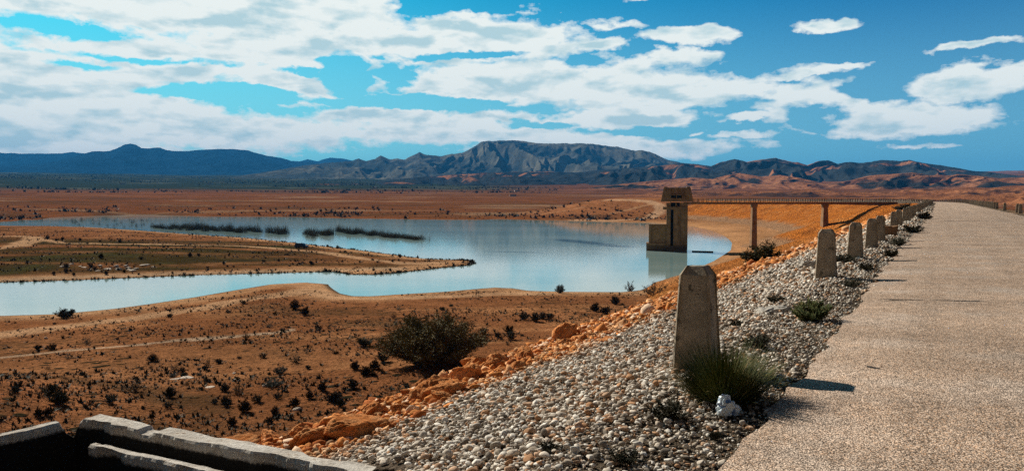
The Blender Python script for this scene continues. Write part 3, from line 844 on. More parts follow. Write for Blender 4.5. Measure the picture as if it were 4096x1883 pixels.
def crack(p0, p1, w, seed, gaps=.3):
    a = Vector(pp(*p0, .05)); b_ = Vector(pp(*p1, .05)); n = max(int((b_ - a).length / .06), 20)
    t = np.linspace(0, 1, n); L_ = (b_ - a).length
    e = (b_ - a).normalized(); nn = Vector((-e.y, e.x))
    off = .05 * fbm(t * L_ / .5, t * 0, seed, 4) * min(1, L_ / 2)
    ww = w * np.clip(.65 + .9 * fbm(t * L_ / .25, t * 0 + 7, seed + 2, 3) - gaps * (vnoise(t * L_ / .6, t * 0, seed + 5) > .62), 0.02, 2)
    V = []; 
    for i in range(n):
        p = a.lerp(b_, float(t[i])); q = p + nn * off[i]
        s_, d_ = path_sd(q.x, q.y)
        z = .02 + .05 * (1 - (float(d_) / ROAD_HW) ** 2) + .005
        V += [(q.x - nn.x * ww[i] / 2, q.y - nn.y * ww[i] / 2, z), (q.x + nn.x * ww[i] / 2, q.y + nn.y * ww[i] / 2, z)]
    F = [(2 * i, 2 * i + 2, 2 * i + 3, 2 * i + 1) for i in range(n - 1)]
    o = link('crack', mesh_np('crack', V, F, None, False, (m_crack,)), road)
crack((3500, 1190), (4200, 1217), .075, 3)
crack((3780, 884), (4030, 887), .35, 5, .1)
crack((3460, 1455), (3590, 1483), .03, 7)
crack((3660, 941), (3720, 942), .10, 8)
crack((3840, 1010), (3900, 1011), .05, 9)

# ------------------------------------------------------------------ bollards
def post_mesh(name, w0=.385, w1=.292, wt_=.185, h1=.912, h2=1.0, seed=0, low=.25):
    mb = MB(); g = random.Random(seed)
    rings = []
    zs = [-low, 0, .3, .6, h1]
    def wid(z): return w0 + (w1 - w0) * max(z, 0) / h1
    for z in zs: rings.append((wid(z) / 2, z))
    rings.append((wt_ / 2, h2))
    vs = []; c = .018
    for (w, z) in rings:
        for (sx, sy) in ((-1, -1), (1, -1), (1, 1), (-1, 1)):
            # chamfered corners: two vertices per corner
            a = (sx * (w - (c if sx * sy > 0 else 0)), sy * (w - (0 if sx * sy > 0 else c)))
            b_ = (sx * (w - (0 if sx * sy > 0 else c)), sy * (w - (c if sx * sy > 0 else 0)))
            for p in (a, b_):
                vs.append((p[0] + g.uniform(-.004, .004), p[1] + g.uniform(-.004, .004), z + (g.uniform(-.006, .006) if z > 0 else 0)))
    n = 8; fs = []
    for i in range(len(rings) - 1):
        for j in range(n): fs.append((i * n + j, i * n + (j + 1) % n, (i + 1) * n + (j + 1) % n, (i + 1) * n + j))
    fs.append(tuple((len(rings) - 1) * n + j for j in range(n)))
    mb.add(vs, fs)
    return mb.mesh(name, m_post)
post_me = [post_mesh('bollard', seed=i) for i in range(4)]
ROT = -math.atan2(DIRX, DIRY)
def put_post(x, y, rz, label, group, scl=1.0, k=0, tilt=0.0, z=None):
    o = link('bollard', post_me[k % 4], None, (x, y, hz(x, y) if z is None else z))
    o.rotation_euler = (tilt, tilt * .6, rz); o.scale = (scl, scl, scl)
    return tag(o, label, 'bollard', group)
DL = ROAD_HW + .86
GL = 'concrete bollards along the left verge'
near_posts = [
    ((2788, 1466), 'tallest concrete bollard in the foreground with rusty stains, behind the spiky tussock', 0),
    ((3305, 1113), 'stained concrete bollard, second standing one from the camera on the left verge', 1),
    ((3420, 1041), 'concrete bollard third from the camera, with a dark band across its front', 2),
    ((3485, 993), 'dark mossy concrete bollard fourth from the camera on the left verge', 3),
    ((3528, 958), 'concrete bollard fifth from the camera, next to the low brown rubble block', 1),
    ((3592, 919), 'concrete bollard just beyond the low brown rubble block', 2),
    ((3626, 897), 'concrete bollard seventh from the camera, standing apart with gravel either side', 0),
    ((3655, 876), 'concrete bollard at the near end of the close-packed far row on the left', 3)]
ly = 0
for i, (p, lab, k) in enumerate(near_posts):
    x, y = pp(*p, -.06)
    if i > 3:
        yy = [27.2 - 2.2, 33.3, 37.0, 44.6][i - 4]; sv_ = s_at_y(yy); x, y = path_off(sv_, DL)
        x, y = float(x), float(y); 
    put_post(x, y, ROT, lab, GL, random.uniform(.97, 1.03), k, random.uniform(-.025, .025), z=-.06 if i < 4 else None)
s0 = float(path_sd(*path_off(s_at_y(44.6), DL))[0])
cnt = 0; s_ = s0 + 4.4
while s_ < L_STR + L_ARC - 5 and cnt < 118:
    if random.random() > .06:
        x, y = path_off(s_, DL); _, _, tx, ty = path(s_)
        lab = 'small concrete bollard in the close row running away on the left verge' if s_ < L_STR + 10 else 'tiny concrete bollard of the far row on the curving crest behind the bridge'
        put_post(float(x), float(y), math.atan2(float(ty), float(tx)) - math.pi / 2, lab, GL if s_ < L_STR + 10 else 'bollards on the far curve of the crest', 1, cnt, random.uniform(-.03, .03))
        cnt += 1
    s_ += 4.4
GR = 'concrete bollards along the right verge'
rl = [(76.5, 'dark concrete bollard at the right edge of the photo beside the road'), (79.3, 'dark bollard just behind the one at the right edge of the photo'),
      (95, 'lone dark bollard left of the pair at the right edge of the road'), (108, 'bollard at the near end of the dense row on the right verge')]
for i, (yy, lab) in enumerate(rl):
    x, y = path_off(s_at_y(yy) + DIRX * 8.6, -DL)
    # choose the spot whose depth is yy
    s_try = s_at_y(yy); x, y = path_off(s_try, -DL); s_try += (yy - float(y)) / DIRY; x, y = path_off(s_try, -DL)
    put_post(float(x), float(y), ROT, lab, GR, 1, i, random.uniform(-.02, .02)); s_r = s_try
cnt = 0; s_ = s_r + 6
while s_ < L_STR + L_ARC - 5 and cnt < 120:
    x, y = path_off(s_, -DL); _, _, tx, ty = path(s_)
    if random.random() > .10:
        put_post(float(x), float(y), math.atan2(float(ty), float(tx)) - math.pi / 2, 'small dark bollard in the dense row beyond the road on the right', GR, random.uniform(.9, 1.05), cnt, random.uniform(-.05, .05))
        cnt += 1
    s_ += 2.9 if s_ < L_STR else 4.4

# broken slabs and rubble
def rough_block(name, sx, sy, sz, mat, seed, sub=6, amp=.03):
    V, F = [], []
    n = sub
    import itertools
    me = bpy.data.meshes.new(name)
    import bmesh
    bm = bmesh.new(); bmesh.ops.create_cube(bm, size=1)
    bmesh.ops.subdivide_edges(bm, edges=bm.edges[:], cuts=n, use_grid_fill=True)
    for v in bm.verts:
        p = v.co.copy()
        q = float(fbm(np.array([p.x * 5 + seed]), np.array([p.y * 5 + p.z * 7]), seed, 3)[0])
        r_ = float(fbm(np.array([p.z * 5 + seed]), np.array([p.x * 5 - p.y * 6]), seed + 3, 3)[0])
        v.co = Vector((p.x * sx, p.y * sy, (p.z + .5) * sz)) + Vector((q, r_, (q + r_) * .6)) * amp * 2
    bm.to_mesh(me); bm.free(); me.materials.append(mat); return me
o = link('broken_slab', rough_block('broken_slab', .40, .24, .11, m_wall, 3), None, (*pp(3095, 1262, -.1), -.10), .2); tag(o, 'pale broken concrete slab lying on the gravel left of the small bush', 'slab')
o = link('broken_slab', rough_block('broken_slab', .34, .22, .10, m_wall, 8), None, (*pp(3228, 1062, -.1), -.10), .1); tag(o, 'small pale slab lying on the gravel just left of the second bollard', 'slab')
x, y = path_off(s_at_y(29.2), DL); o = link('rubble_block', rough_block('rubble_block', .85, .5, .48, m_bridge, 12, 6, .05), None, (float(x) - .1, float(y), -.10), ROT); tag(o, 'low brown rubble block standing between the fifth and sixth bollards', 'block')

# ------------------------------------------------------------------ gravel, rubble and boulders
def pebble_cols(n, g):
    base = np.array([[.64, .54, .43], [.82, .74, .63], [.36, .29, .22], [.50, .27, .14], [.22, .18, .14], [.60, .38, .24]])
    w = [.28, .26, .17, .10, .10, .09]
    c = base[g.choice(6, n, p=w)]
    return c * g.uniform(.75, 1.15, (n, 1))
def berm_points(y0, y1, dens, d0, d1, g, fade=None):
    sa, sb = s_at_y(y0), s_at_y(y1)
    n = int((sb - sa) * (d1 - d0) * dens)
    s = g.uniform(sa, sb, n); d = g.uniform(d0, d1, n)
    x, y = path_off(s, d)
    keep = ~in_poly(x, y, PIT, 0)
    if fade is not None: keep &= g.uniform(0, 1, n) < fade(s, d)
    return x[keep], y[keep], s[keep], d[keep]
def fade_g(s, d):
    e = 3.68 + .25 * fbm(s / 1.3, s * 0, 81, 3)
    thin = .9 + .1 * sstep(d, e, e + .9 + .4 * fbm(s / 2, d, 83, 3))
    out = 1 - .9 * sstep(d + .55 * fbm(s / 1.5, d / 1.5, 84, 3), 7.2, 8.0)
    return sstep(d, e - .25, e + .15) * thin * out
g = np.random.default_rng(3)
parts = []
for (y0, y1, dens, szm, sub) in ((-3.5, 9, 1150, .031, 1), (9, 14, 640, .043, 0), (14, 32, 300, .062, 0), (32, 62, 85, .115, 0), (62, 130, 22, .2, 0)):
    x, y, s, d = berm_points(y0, y1, dens, 3.3, 8.6, g, fade_g)
    n = len(x); size = np.clip(g.lognormal(math.log(szm * 1.05), .48, n), szm * .4, szm * 3.0)
    size *= .68 + .32 * sstep(d, 3.7, 5.2)
    z = height(x, y) + g.uniform(0, .6, n) * size * .6
    cc = pebble_cols(n, g)
    f = sstep(d + .6 * fbm(s / 1.5, d / 1.2, 85, 3), 6.9, 7.9)[:, None]
    cc = cc * (1 - f) + cc * np.array([1.0, .62, .32]) * f
    near_road = sstep(d, 5.0, 3.9)[:, None] * .18
    cc = cc * (1 - near_road) + np.array([.20, .17, .13]) * near_road
    me = scatter_stones('gravel', x, y, z, size, cc, sub, .05, (.5, .85), int(y0) + 10, m_stone)
    parts.append(me)
for i, me in enumerate(parts):
    tag(link('gravel', me), 'pale rounded gravel covering the verge between road and boulders', 'gravel', None, 'stuff')
# scattered loose chips on the road
x, y, s, d = berm_points(0, 22, 3.0, -3.4, 3.6, g, lambda s, d: .12 + .88 * sstep(d, 1.5, 3.6))
n = len(x); cc = pebble_cols(n, g) * .6
tag(link('loose_chips', scatter_stones('loose_chips', x, y, np.full(n, .035), g.uniform(.010, .032, n), cc, 0, .05, (.5, .8), 9, m_stone)), 'loose stone chips strewn over the road', 'stones', None, 'stuff')

# small orange rubble between boulders
m_rub, _, _ = tinted('orange_rubble', .95, (5, .3), (40, .25), (.02, .6), spec=.02)
for (y0, y1, dens, szm) in ((-3.5, 10, 260, .075), (10, 20, 110, .11), (20, 40, 50, .16), (40, 130, 9, .34)):
    x, y, s, d = berm_points(y0, y1, dens, 7.1, 12.5, g, lambda s, d: sstep(d + .5 * fbm(s / 1.5, d, 86, 3), 7.0, 7.7))
    n = len(x); size = g.lognormal(math.log(szm), .4, n)
    cc = np.array([[.62, .24, .075], [.76, .40, .19], [.42, .13, .04], [.80, .56, .38]])[g.choice(4, n, p=[.4, .25, .22, .13])] * g.uniform(.8, 1.2, (n, 1))
    tag(link('rubble', scatter_stones('rubble', x, y, height(x, y), size, cc, 1 if y0 < 9 else 0, .09, (.55, .9), int(y0) + 13, m_rub)), 'small orange rubble lying between the boulders of the dam shoulder', 'rubble', None, 'stuff')
def boulder_mesh(seed, sub=4):
    gg = np.random.default_rng(seed); V, F = ico(sub)
    v = V.copy()
    for _ in range(11):
        d = gg.normal(size=3); d /= np.linalg.norm(d); c_ = gg.uniform(.5, .85)
        p = v @ d; v = v - np.outer(np.maximum(p - c_, 0) * .92, d)
    nn = fbm(V[:, 0] * 2.6 + V[:, 2] * 1.7 + seed, V[:, 1] * 2.6 - V[:, 2] * 1.3, seed, 4)
    rg = 1 - 2 * np.abs(fbm(V[:, 0] * 4.5 + V[:, 2] * 3 + seed, V[:, 1] * 4.5 - V[:, 2] * 2.3, seed + 9, 4))
    v = v * (1 + .20 * nn[:, None] + .12 * rg[:, None] + .012 * gg.normal(size=(len(v), 1)))
    return mesh_np('boulder', v * .5, F, None, False, (m_boulder,))
b_me = [boulder_mesh(i) for i in range(9)]
hand = [((1255, 1770), .27, 'rounded dark orange boulder touching the far side of the ruined concrete wall'),
        ((1500, 1768), .24, 'deep orange boulder on the gravel edge right of the concrete wall'),
        ((1215, 1695), .34, 'broad orange boulder just above the ruined concrete wall'),
        ((1860, 1500), .62, 'large cracked orange boulder right below the big tamarisk bush'),
        ((2010, 1445), .55, 'orange boulder with a dark face, right of the large cracked one'),
        ((2110, 1430), .50, 'flat-topped orange boulder right of the tamarisk shadow'),
        ((1740, 1590), .70, 'long pale orange slab of rock lying at the top of the gravel'),
        ((1520, 1640), .45, 'humped orange boulder half way between tamarisk and concrete wall'),
        ((2270, 1330), .70, 'orange boulder on the skyline of the bank beside two dark shrubs'),
        ((1400, 1700), .40, 'ochre boulder leaning in the bank above the wall\'s right end')]
for i, (p, w, lab) in enumerate(hand):
    s_, d_ = path_sd(*pp(*p, -.85)); x, y = pp(*p, -.85)
    d_ = float(d_); dd = min(max(d_, 6.6), 9.0)
    x, y = path_off(float(s_), dd); x, y = float(x), float(y)
    o = link('boulder', b_me[i % 9], None, (x, y, hz(x, y) + w * .10)); o.rotation_euler = (random.uniform(-.3, .3), random.uniform(-.3, .3), random.uniform(0, 6))
    w *= .68; o.scale = (w * 1.15, w * .95, w * .8); tag(o, lab, 'boulder', 'orange boulders of the dam shoulder')
cnt = 0
while cnt < 235:
    yy = 3.0 + 42 * random.random() ** 1.7
    sv_ = s_at_y(yy); dv = random.uniform(7.35, 10.0) if random.random() < .85 else random.uniform(6.8, 7.4)
    x, y = path_off(sv_, dv); x, y = float(x), float(y)
    if bool(in_poly(np.array([x]), np.array([y]), PIT, -.25)[0]): continue
    w = random.lognormvariate(math.log(.15 + .0045 * yy), .5); w = min(w, .5)
    if dv < 7.4: w *= .5
    o = link('boulder', b_me[random.randrange(9)], None, (x, y, hz(x, y) + w * .06)); o.rotation_euler = (random.uniform(-.5, .5), random.uniform(-.5, .5), random.uniform(0, 6.28))
    o.scale = (w * random.uniform(.9, 1.5), w * random.uniform(.8, 1.1), w * random.uniform(.5, .85))
    tag(o, 'rough orange boulder among its like in the band between pale gravel and dry plain', 'boulder', 'orange boulders of the dam shoulder'); cnt += 1

# ------------------------------------------------------------------ ruined concrete basin
def wall_piece(name, p0, p1, th, zt, zb, mat, seed, parent, inward, broken0=0.0, broken1=0.0, step=.03, dip=None):
    """wall whose outer top edge runs p0->p1; 'inward' = unit vector to the basin side"""
    p0 = Vector(p0); p1 = Vector(p1); L_ = (p1 - p0).length; n = int(L_ / step)
    e = (p1 - p0).normalized(); inn = Vector(inward)
    V = []; t = np.linspace(0, L_, n)
    cs = [(0, zb), (0, zt - .25), (0, zt - .10), (0, zt - .02), (.02, zt), (th * .3, zt), (th * .55, zt), (th * .8, zt), (th - .015, zt), (th, zt - .02), (th, zt - .07), (th, zt - .16), (th, zt - .5), (th, zb)]
    ed = fbm(t / .18, t * 0, seed, 4); ed2 = fbm(t / .5, t * 0 + 3, seed + 1, 4); chip = np.clip(fbm(t / .3, t * 0 + 8, seed + 2, 4) - .22, 0, 1)
    out = np.clip(fbm(t / .4, t * 0 + 15, seed + 4, 4) - .25, 0, 1)
    for i in range(n):
        q0 = max(0, broken0 - t[i]) ; q1 = max(0, t[i] - (L_ - broken1))
        drop = 1.6 * (q0 + q1) + (.10 * abs(ed[i]) if (q0 + q1) > 0 else 0)
        if dip: drop += sum(dz_ * float(sstep(np.array([abs(t[i] - tc)]), wd, wd * .6)[0]) for (tc, wd, dz_) in dip)
        for j, (o_, z) in enumerate(cs):
            oo = o_; zz_ = z
            w = 1.0 if 3 <= j <= 10 else (.4 if j in (2, 11) else 0)
            if j >= 7: oo = o_ + w * (.025 * ed[i] - .16 * chip[i] * (j >= 8))
            if j <= 5: oo = o_ + w * (.02 * ed2[i] + .12 * out[i] * (j <= 4))
            if 3 <= j <= 10: zz_ = z + .012 * ed2[i] + .010 * float(vnoise(np.array([t[i] * 9.]), np.array([j * 1.7]), seed)[0]) - (.06 * chip[i] if j >= 8 else 0)
            zz_ = zz_ - (drop if j not in (0, 13) else 0)
            q = p0 + e * t[i] + inn * oo
            V.append((q.x, q.y, max(zz_, zb + .01 * j) if j not in (0, 13) else zb))
    k = len(cs); F = []
    for i in range(n - 1):
        for j in range(k - 1): F.append((i * k + j, (i + 1) * k + j, (i + 1) * k + j + 1, i * k + j + 1))
    mb = MB(); mb.add(V, F + [tuple(range(k)), tuple((n - 1) * k + j for j in range(k))[::-1]])
    o = mb.obj(name, mat, parent)
    return o
# wall material: pale worn top, sides painted black for the shade inside the basin
m_wall2, nt, b = new_mat('ruined_wall_concrete', (.5, .45, .38), .95, .12)
c = coord(nt)
a = nt.noise(c, 4, 6, .7); f = nt.noise(c, 30, 5, .75)
top = nt.mix(nt.ss(a, .35, .65), (.50, .43, .35), (.66, .60, .52))
top = nt.mix(nt.ss(nt.noise(c, 11, 5, .7), .60, .66), top, (.30, .21, .14))
sz_ = nt.node('ShaderNodeSeparateXYZ'); nt.l.new(c, sz_.inputs[0])
pit_shade = nt.ss(nt.math('ADD', sz_.outputs[2], nt.math('MULTIPLY', f, .05)), WZ - .03, WZ - .065)
col = nt.mix(pit_shade, top, (.022, .020, .017))
col = nt.mix(1.0, col, nt.gray(nt.lin(f, .3, .7, .72, 1.25)), 'MULTIPLY')
nt.l.new(col, b.inputs['Base Color']); bump(nt, b, nt.math('ADD', f, a), .8, .02)
m_wall3 = m_wall2.copy(); m_wall3.name = 'ledge_concrete'
for n_ in m_wall3.node_tree.nodes:
    if n_.type == 'MAP_RANGE' and abs(n_.inputs[1].default_value - (WZ - .03)) < 1e-4:
        n_.inputs[1].default_value = WZ - .14; n_.inputs[2].default_value = WZ - .18
basin = empty('ruined_basin', (0, 0, 0)); tag(basin, 'ruined concrete basin with pale broken wall tops and black inside, bottom left', 'basin')
vc_ = Vector(W_END) - Vector(W_CORNER); vl = Vector(W_LEFT) - Vector(W_CORNER)
inw = Vector((vc_.y, -vc_.x)).normalized(); inw = inw if inw.dot(vl) > 0 else -inw
inl = Vector((vl.y, -vl.x)).normalized(); inl = inl if inl.dot(vc_) > 0 else -inl
basin.location = (0, 0, 0)
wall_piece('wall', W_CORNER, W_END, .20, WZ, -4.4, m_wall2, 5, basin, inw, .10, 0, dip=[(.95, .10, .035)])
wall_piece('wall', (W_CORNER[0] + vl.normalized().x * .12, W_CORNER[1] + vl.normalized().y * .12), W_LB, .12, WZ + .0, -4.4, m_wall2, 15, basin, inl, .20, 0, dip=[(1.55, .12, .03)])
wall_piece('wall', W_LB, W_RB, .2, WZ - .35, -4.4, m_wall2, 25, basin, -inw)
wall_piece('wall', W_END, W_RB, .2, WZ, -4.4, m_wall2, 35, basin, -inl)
zl = WZ - .11
l0 = pp(398, 1768, zl); l1 = pp(1010, 1905, zl)
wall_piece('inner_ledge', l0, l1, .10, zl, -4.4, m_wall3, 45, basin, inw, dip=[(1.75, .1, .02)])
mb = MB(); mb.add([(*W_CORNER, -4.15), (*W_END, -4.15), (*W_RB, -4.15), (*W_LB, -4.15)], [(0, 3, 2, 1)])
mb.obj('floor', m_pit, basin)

# ------------------------------------------------------------------ grasses and bushes
def blades(n, rad, hgt, g, spread=.9, base_r=.12, w=.006, seg=4, droop=.5, lean=1.0):
    V, F = [], []
    for i in range(n):
        a = g.uniform(0, 2 * math.pi); q = math.sqrt(g.random())
        th = q * spread * lean
        L_ = hgt * g.uniform(.45, 1.12) * (1 + .18 * math.sin(a * 3 + 1) + (g.random() < .03) * .3) * (1.0 + .25 * q * (rad / max(hgt, .01) - 1))
        bx, by = math.cos(a) * base_r * q, math.sin(a) * base_r * q
        a2 = a + g.gauss(0, .45); th = max(0, th + g.gauss(0, .12))
        pos = Vector((bx, by, 0)); ang = th * .7
        side = Vector((-math.sin(a2), math.cos(a2), 0)) * w * g.uniform(.6, 1.2)
        o = len(V); bend = droop * q * g.uniform(.3, 1.2) / seg
        for k in range(seg + 1):
            ww = side * (1 - k / seg * .85)
            V += [tuple(pos - ww), tuple(pos + ww)]
            pos = pos + Vector((math.cos(a2) * math.sin(ang), math.sin(a2) * math.sin(ang), math.cos(ang))) * (L_ / seg)
            ang += bend
        for k in range(seg): F.append((o + 2 * k, o + 2 * k + 1, o + 2 * k + 3, o + 2 * k + 2))
    return V, F
def mesh_vf(name, V, F, mat): 
    me = bpy.data.meshes.new(name); me.from_pydata(V, [], F); me.materials.append(mat); me.update(); return me
gg = random.Random(5)
V, F = blades(5200, .52, .47, gg, 1.3, .20, .0046, 5, .55)
x, y = pp(2893, 1606, -.06)
o = link('grass_tussock', mesh_vf('grass_tussock', V, F, m_tussock), None, (x, y, -.09)); o.scale = (.83, .83, 1.0)
V, F = blades(260, .52, .46, gg, 1.45, .20, .004, 5, .9)
link('dead_blades', mesh_vf('dead_blades', V, F, m_straw), o); tag(o, 'big spiky dark green grass tussock at the foot of the nearest bollard', 'grass tussock')
def bush_mesh(name, W, Hh, stems, twigs, leaves, g, leaf=.03, mat_leaf=None, mat_stem=None, up=.6, flat_base=True):
    """stem mesh + foliage mesh: stems fan out from the base, leaf clusters along twigs"""
    st = MB(); V, F = [], []
    for i in range(stems):
        a = 2 * math.pi * (i + g.random()) / stems; q = g.uniform(.15, 1.0) ** .7
        tip = Vector((math.cos(a) * W * .5 * q * g.uniform(.75, 1.0), math.sin(a) * W * .5 * q * g.uniform(.75, 1.0), Hh * (1.0 - .62 * q ** 2) * g.uniform(.72, 1.0)))
        p0 = Vector((math.cos(a) * W * .04, math.sin(a) * W * .04, 0))
        mid = p0.lerp(tip, .5) + Vector((0, 0, -.05 * Hh * q)) + Vector((g.uniform(-1, 1), g.uniform(-1, 1), 0)) * W * .03
        pts = []
        for k in range(6):
            t = k / 5; pts.append(p0 * (1 - t) ** 2 + mid * 2 * t * (1 - t) + tip * t * t)
        r0 = .012 * Hh
        st.tube(pts, [r0 * (1 - .8 * k / 5) for k in range(6)], 4)
        for j in range(twigs):
            t = g.uniform(.22, 1.0); b0 = p0 * (1 - t) ** 2 + mid * 2 * t * (1 - t) + tip * t * t
            dr = Vector((g.gauss(0, .55) + math.cos(a) * .5 * q, g.gauss(0, .55) + math.sin(a) * .5 * q, up + g.gauss(0, .35))).normalized()
            tl_ = Hh * g.uniform(.10, .24)
            for l in range(leaves):
                u = g.random(); c_ = b0 + dr * tl_ * u + Vector((g.gauss(0, 1), g.gauss(0, 1), g.gauss(0, .8))) * Hh * .016
                if c_.z < .02: c_.z = .02 + g.random() * .05
                d1 = (dr + Vector((g.gauss(0, .5), g.gauss(0, .5), g.gauss(0, .5)))).normalized() * leaf * g.uniform(.7, 1.6)
                d2 = d1.orthogonal().normalized() * leaf * .22
                o = len(V); V += [tuple(c_ - d2), tuple(c_ + d2), tuple(c_ + d1)]; F.append((o, o + 1, o + 2))
    return st.mesh(name + '_stem', mat_stem or m_bark), mesh_vf(name + '_foliage', V, F, mat_leaf or m_bush)
def bush(name, loc, meshes, label, cat='bush', group=None, rz=0, scl=1.0):
    t = empty(name, loc, rz); t.scale = (scl, scl, scl) if not hasattr(scl, '__len__') else scl
    link('stem', meshes[0], t); link('foliage', meshes[1], t)
    return tag(t, label, cat, group)
# the big tamarisk on the plain
bx, by = hit(1735, 1452)
big = bush_mesh('tamarisk', 12.4, 5.1, 95, 40, 22, random.Random(8), .17, m_tam)
bush('tamarisk_bush', (bx, by, hz(bx, by) - .1), big, 'biggest dark green tamarisk bush, spreading on the plain above the orange boulders', rz=.3)
m1 = bush_mesh('shrub', 1.0, .72, 26, 16, 12, random.Random(3), .05, m_scrub)
m2 = bush_mesh('shrub', 1.0, .60, 18, 14, 12, random.Random(4), .05, m_scrub)
m3 = bush_mesh('shrub', 1.0, .85, 14, 12, 9, random.Random(5), .045, m_dry, up=1.0)
m4 = bush_mesh('shrub', 1.0, .9, 22, 18, 14, random.Random(6), .06, m_bush)
def ground_bush(px, py, wpx, mm, label, hs=1.0, cat='bush', group=None, name='shrub', dmax=None):
    x, y = hit(px, py); wd = wpx / FPX * y
    return bush(name, (x, y, hz(x, y) - .03 * wd), mm, label, cat, group, random.uniform(0, 6), (wd, wd, wd * hs))
# verge bushes
x, y = pp(3245, 1292, -.08); bush('spiky_bush', (x, y, -.1), bush_mesh('spiky', .62, .34, 30, 16, 12, random.Random(12), .035, m_tussock, up=1.3), 'small bushy green tuft on the gravel by a broken slab', rz=1)
s_, d_ = s_at_y(27), 9.3; x, y = path_off(s_, d_); x, y = float(x), float(y)
bush('dark_bush', (x, y, hz(x, y) - .15), m4, 'round dark bush on the dam shoulder below the first bridge pier', scl=(1.75, 1.6, 1.35))
x, y = hit(2612, 1178); bush('dry_bush', (x, y, hz(x, y) - .2), m3, 'brown twiggy bush at the water\'s edge below the tower reflection', scl=(4.6, 4.6, 3.0))
x, y = hit(2520, 1165); bush('dry_bush', (x, y, hz(x, y) - .2), m3, 'thin pale leafless bush left of the brown twiggy one', scl=(2.6, 2.6, 2.6), rz=2)
x, y = hit(3640, 815)
x, y = float(path_off(s_at_y(215), 12)[0]), float(path_off(s_at_y(215), 12)[1])
bush('dark_bush', (x, y, hz(x, y) - .3), m4, 'dark green bush on the crest where the bridge meets the dam', scl=(6.0, 5.0, 3.0))
for (px, py, w, lab) in ((3030, 1395, 130, 'flat dark plant in the gravel behind the big tussock'), (2675, 1690, 190, 'low dark mat plant in the gravel left of the plastic bag'),
                         (3050, 1370, 70, 'tiny dark plant touching the flat one in the gravel'), (2950, 1310, 80, 'small dark plant beside the upper part of the nearest bollard'),
                         (3400, 1150, 90, 'dark weed at the road edge right of the second bollard'), (3370, 1058, 110, 'dark weeds round the foot of the third bollard'),
                         (3470, 1085, 80, 'dark weed between second and third bollard near the asphalt'), (3100, 1215, 90, 'dark small weed in the gravel midway to the second bollard'),
                         (3590, 985, 70, 'green weed at the road edge by the fourth bollard shadow'), (3560, 1030, 80, 'low weed by the road edge before the fourth bollard'),
                         (2500, 1860, 150, 'green weed in the gravel at the bottom edge'), (2200, 1855, 120, 'faint green weed at the bottom of the gravel slope'),
                         (3650, 935, 90, 'weed strip along the road edge beside the sixth bollard'), (3700, 880, 60, 'weeds where the road edge meets the far bollards'), (2860, 1760, 60, 'small dry weed near the bottom right of the gravel')):
    zz_ = -.08 if px > 2700 else -.35
    x, y = pp(px, py, zz_); z = hz(x, y); x, y = pp(px, py, z); z = hz(x, y); wd = w / FPX * y
    bush('weed', (x, y, z + .01), m2 if w > 75 else m1, lab, 'weed', 'weeds in the gravel', random.uniform(0, 6), (wd * 1.15, wd * 1.15, wd * .72))

# shrubs on the plain: individually placed, then a sea of tufts as stuff
GP = 'dark shrubs scattered on the orange plain'
shr = [(1935, 1335, 55), (2035, 1330, 60), (2045, 1358, 50), (1990, 1345, 40), (2095, 1280, 60), (2140, 1285, 50), (2170, 1275, 45), (2200, 1275, 45), (2380, 1245, 50), (2420, 1255, 60), (2460, 1215, 50),
       (2240, 1172, 50), (1180, 1235, 55), (1220, 1260, 45), (905, 1620, 60), (980, 1640, 70), (1030, 1600, 60), (1180, 1620, 55), (1345, 1600, 60), (1360, 1620, 50), (1410, 1550, 55), (1470, 1500, 70), (1500, 1480, 55),
       (60, 1560, 45), (70, 1540, 60), (440, 1605, 55), (680, 1580, 60), (670, 1625, 50), (900, 1560, 50), (1110, 1590, 50), (1240, 1590, 45), (1420, 1480, 50), (150, 1395, 40), (210, 1395, 50), (730, 1480, 35), (820, 1470, 40),
       (155, 1655, 50), (190, 1650, 45), (930, 1700, 50), (1080, 1690, 55), (290, 1240, 30), (1100, 1650, 45), (1290, 1560, 50)]
pens = [(265, 1068, 32), (265, 1090, 26), (215, 1098, 18), (365, 1070, 26), (380, 1080, 20), (405, 1033, 26), (565, 1038, 24), (295, 1100, 16), (425, 1098, 20), (497, 1090, 16), (555, 1098, 14), (760, 1026, 22), (795, 1024, 22), (830, 1072, 16),
        (895, 1056, 16), (910, 1066, 14), (935, 1068, 14), (1055, 1048, 20), (1115, 1046, 14), (1180, 1046, 14), (1245, 1058, 20), (640, 1060, 12), (690, 1094, 12), (740, 1096, 12), (250, 958, 16), (225, 962, 14), (480, 970, 20), (350, 975, 14), (1150, 1022, 16), (1510, 1050, 14), (1570, 1046, 14), (1490, 1040, 14), (1600, 1030, 18), (190, 955, 22), (320, 962, 16), (400, 966, 14), (1380, 1010, 16), (1350, 994, 18), (1310, 988, 14), (1265, 986, 16)]
for (px, py, w) in shr: ground_bush(px, py, w, random.choice([m1, m1, m2]), 'dark low shrub on the orange plain between the lake and the dam', 1.0, 'shrub', GP)
for (px, py, w) in pens: ground_bush(px, py, w, random.choice([m1, m2]), 'dark round shrub on the flat peninsula between the two arms of water', 1.1, 'shrub', 'shrubs on the peninsula')
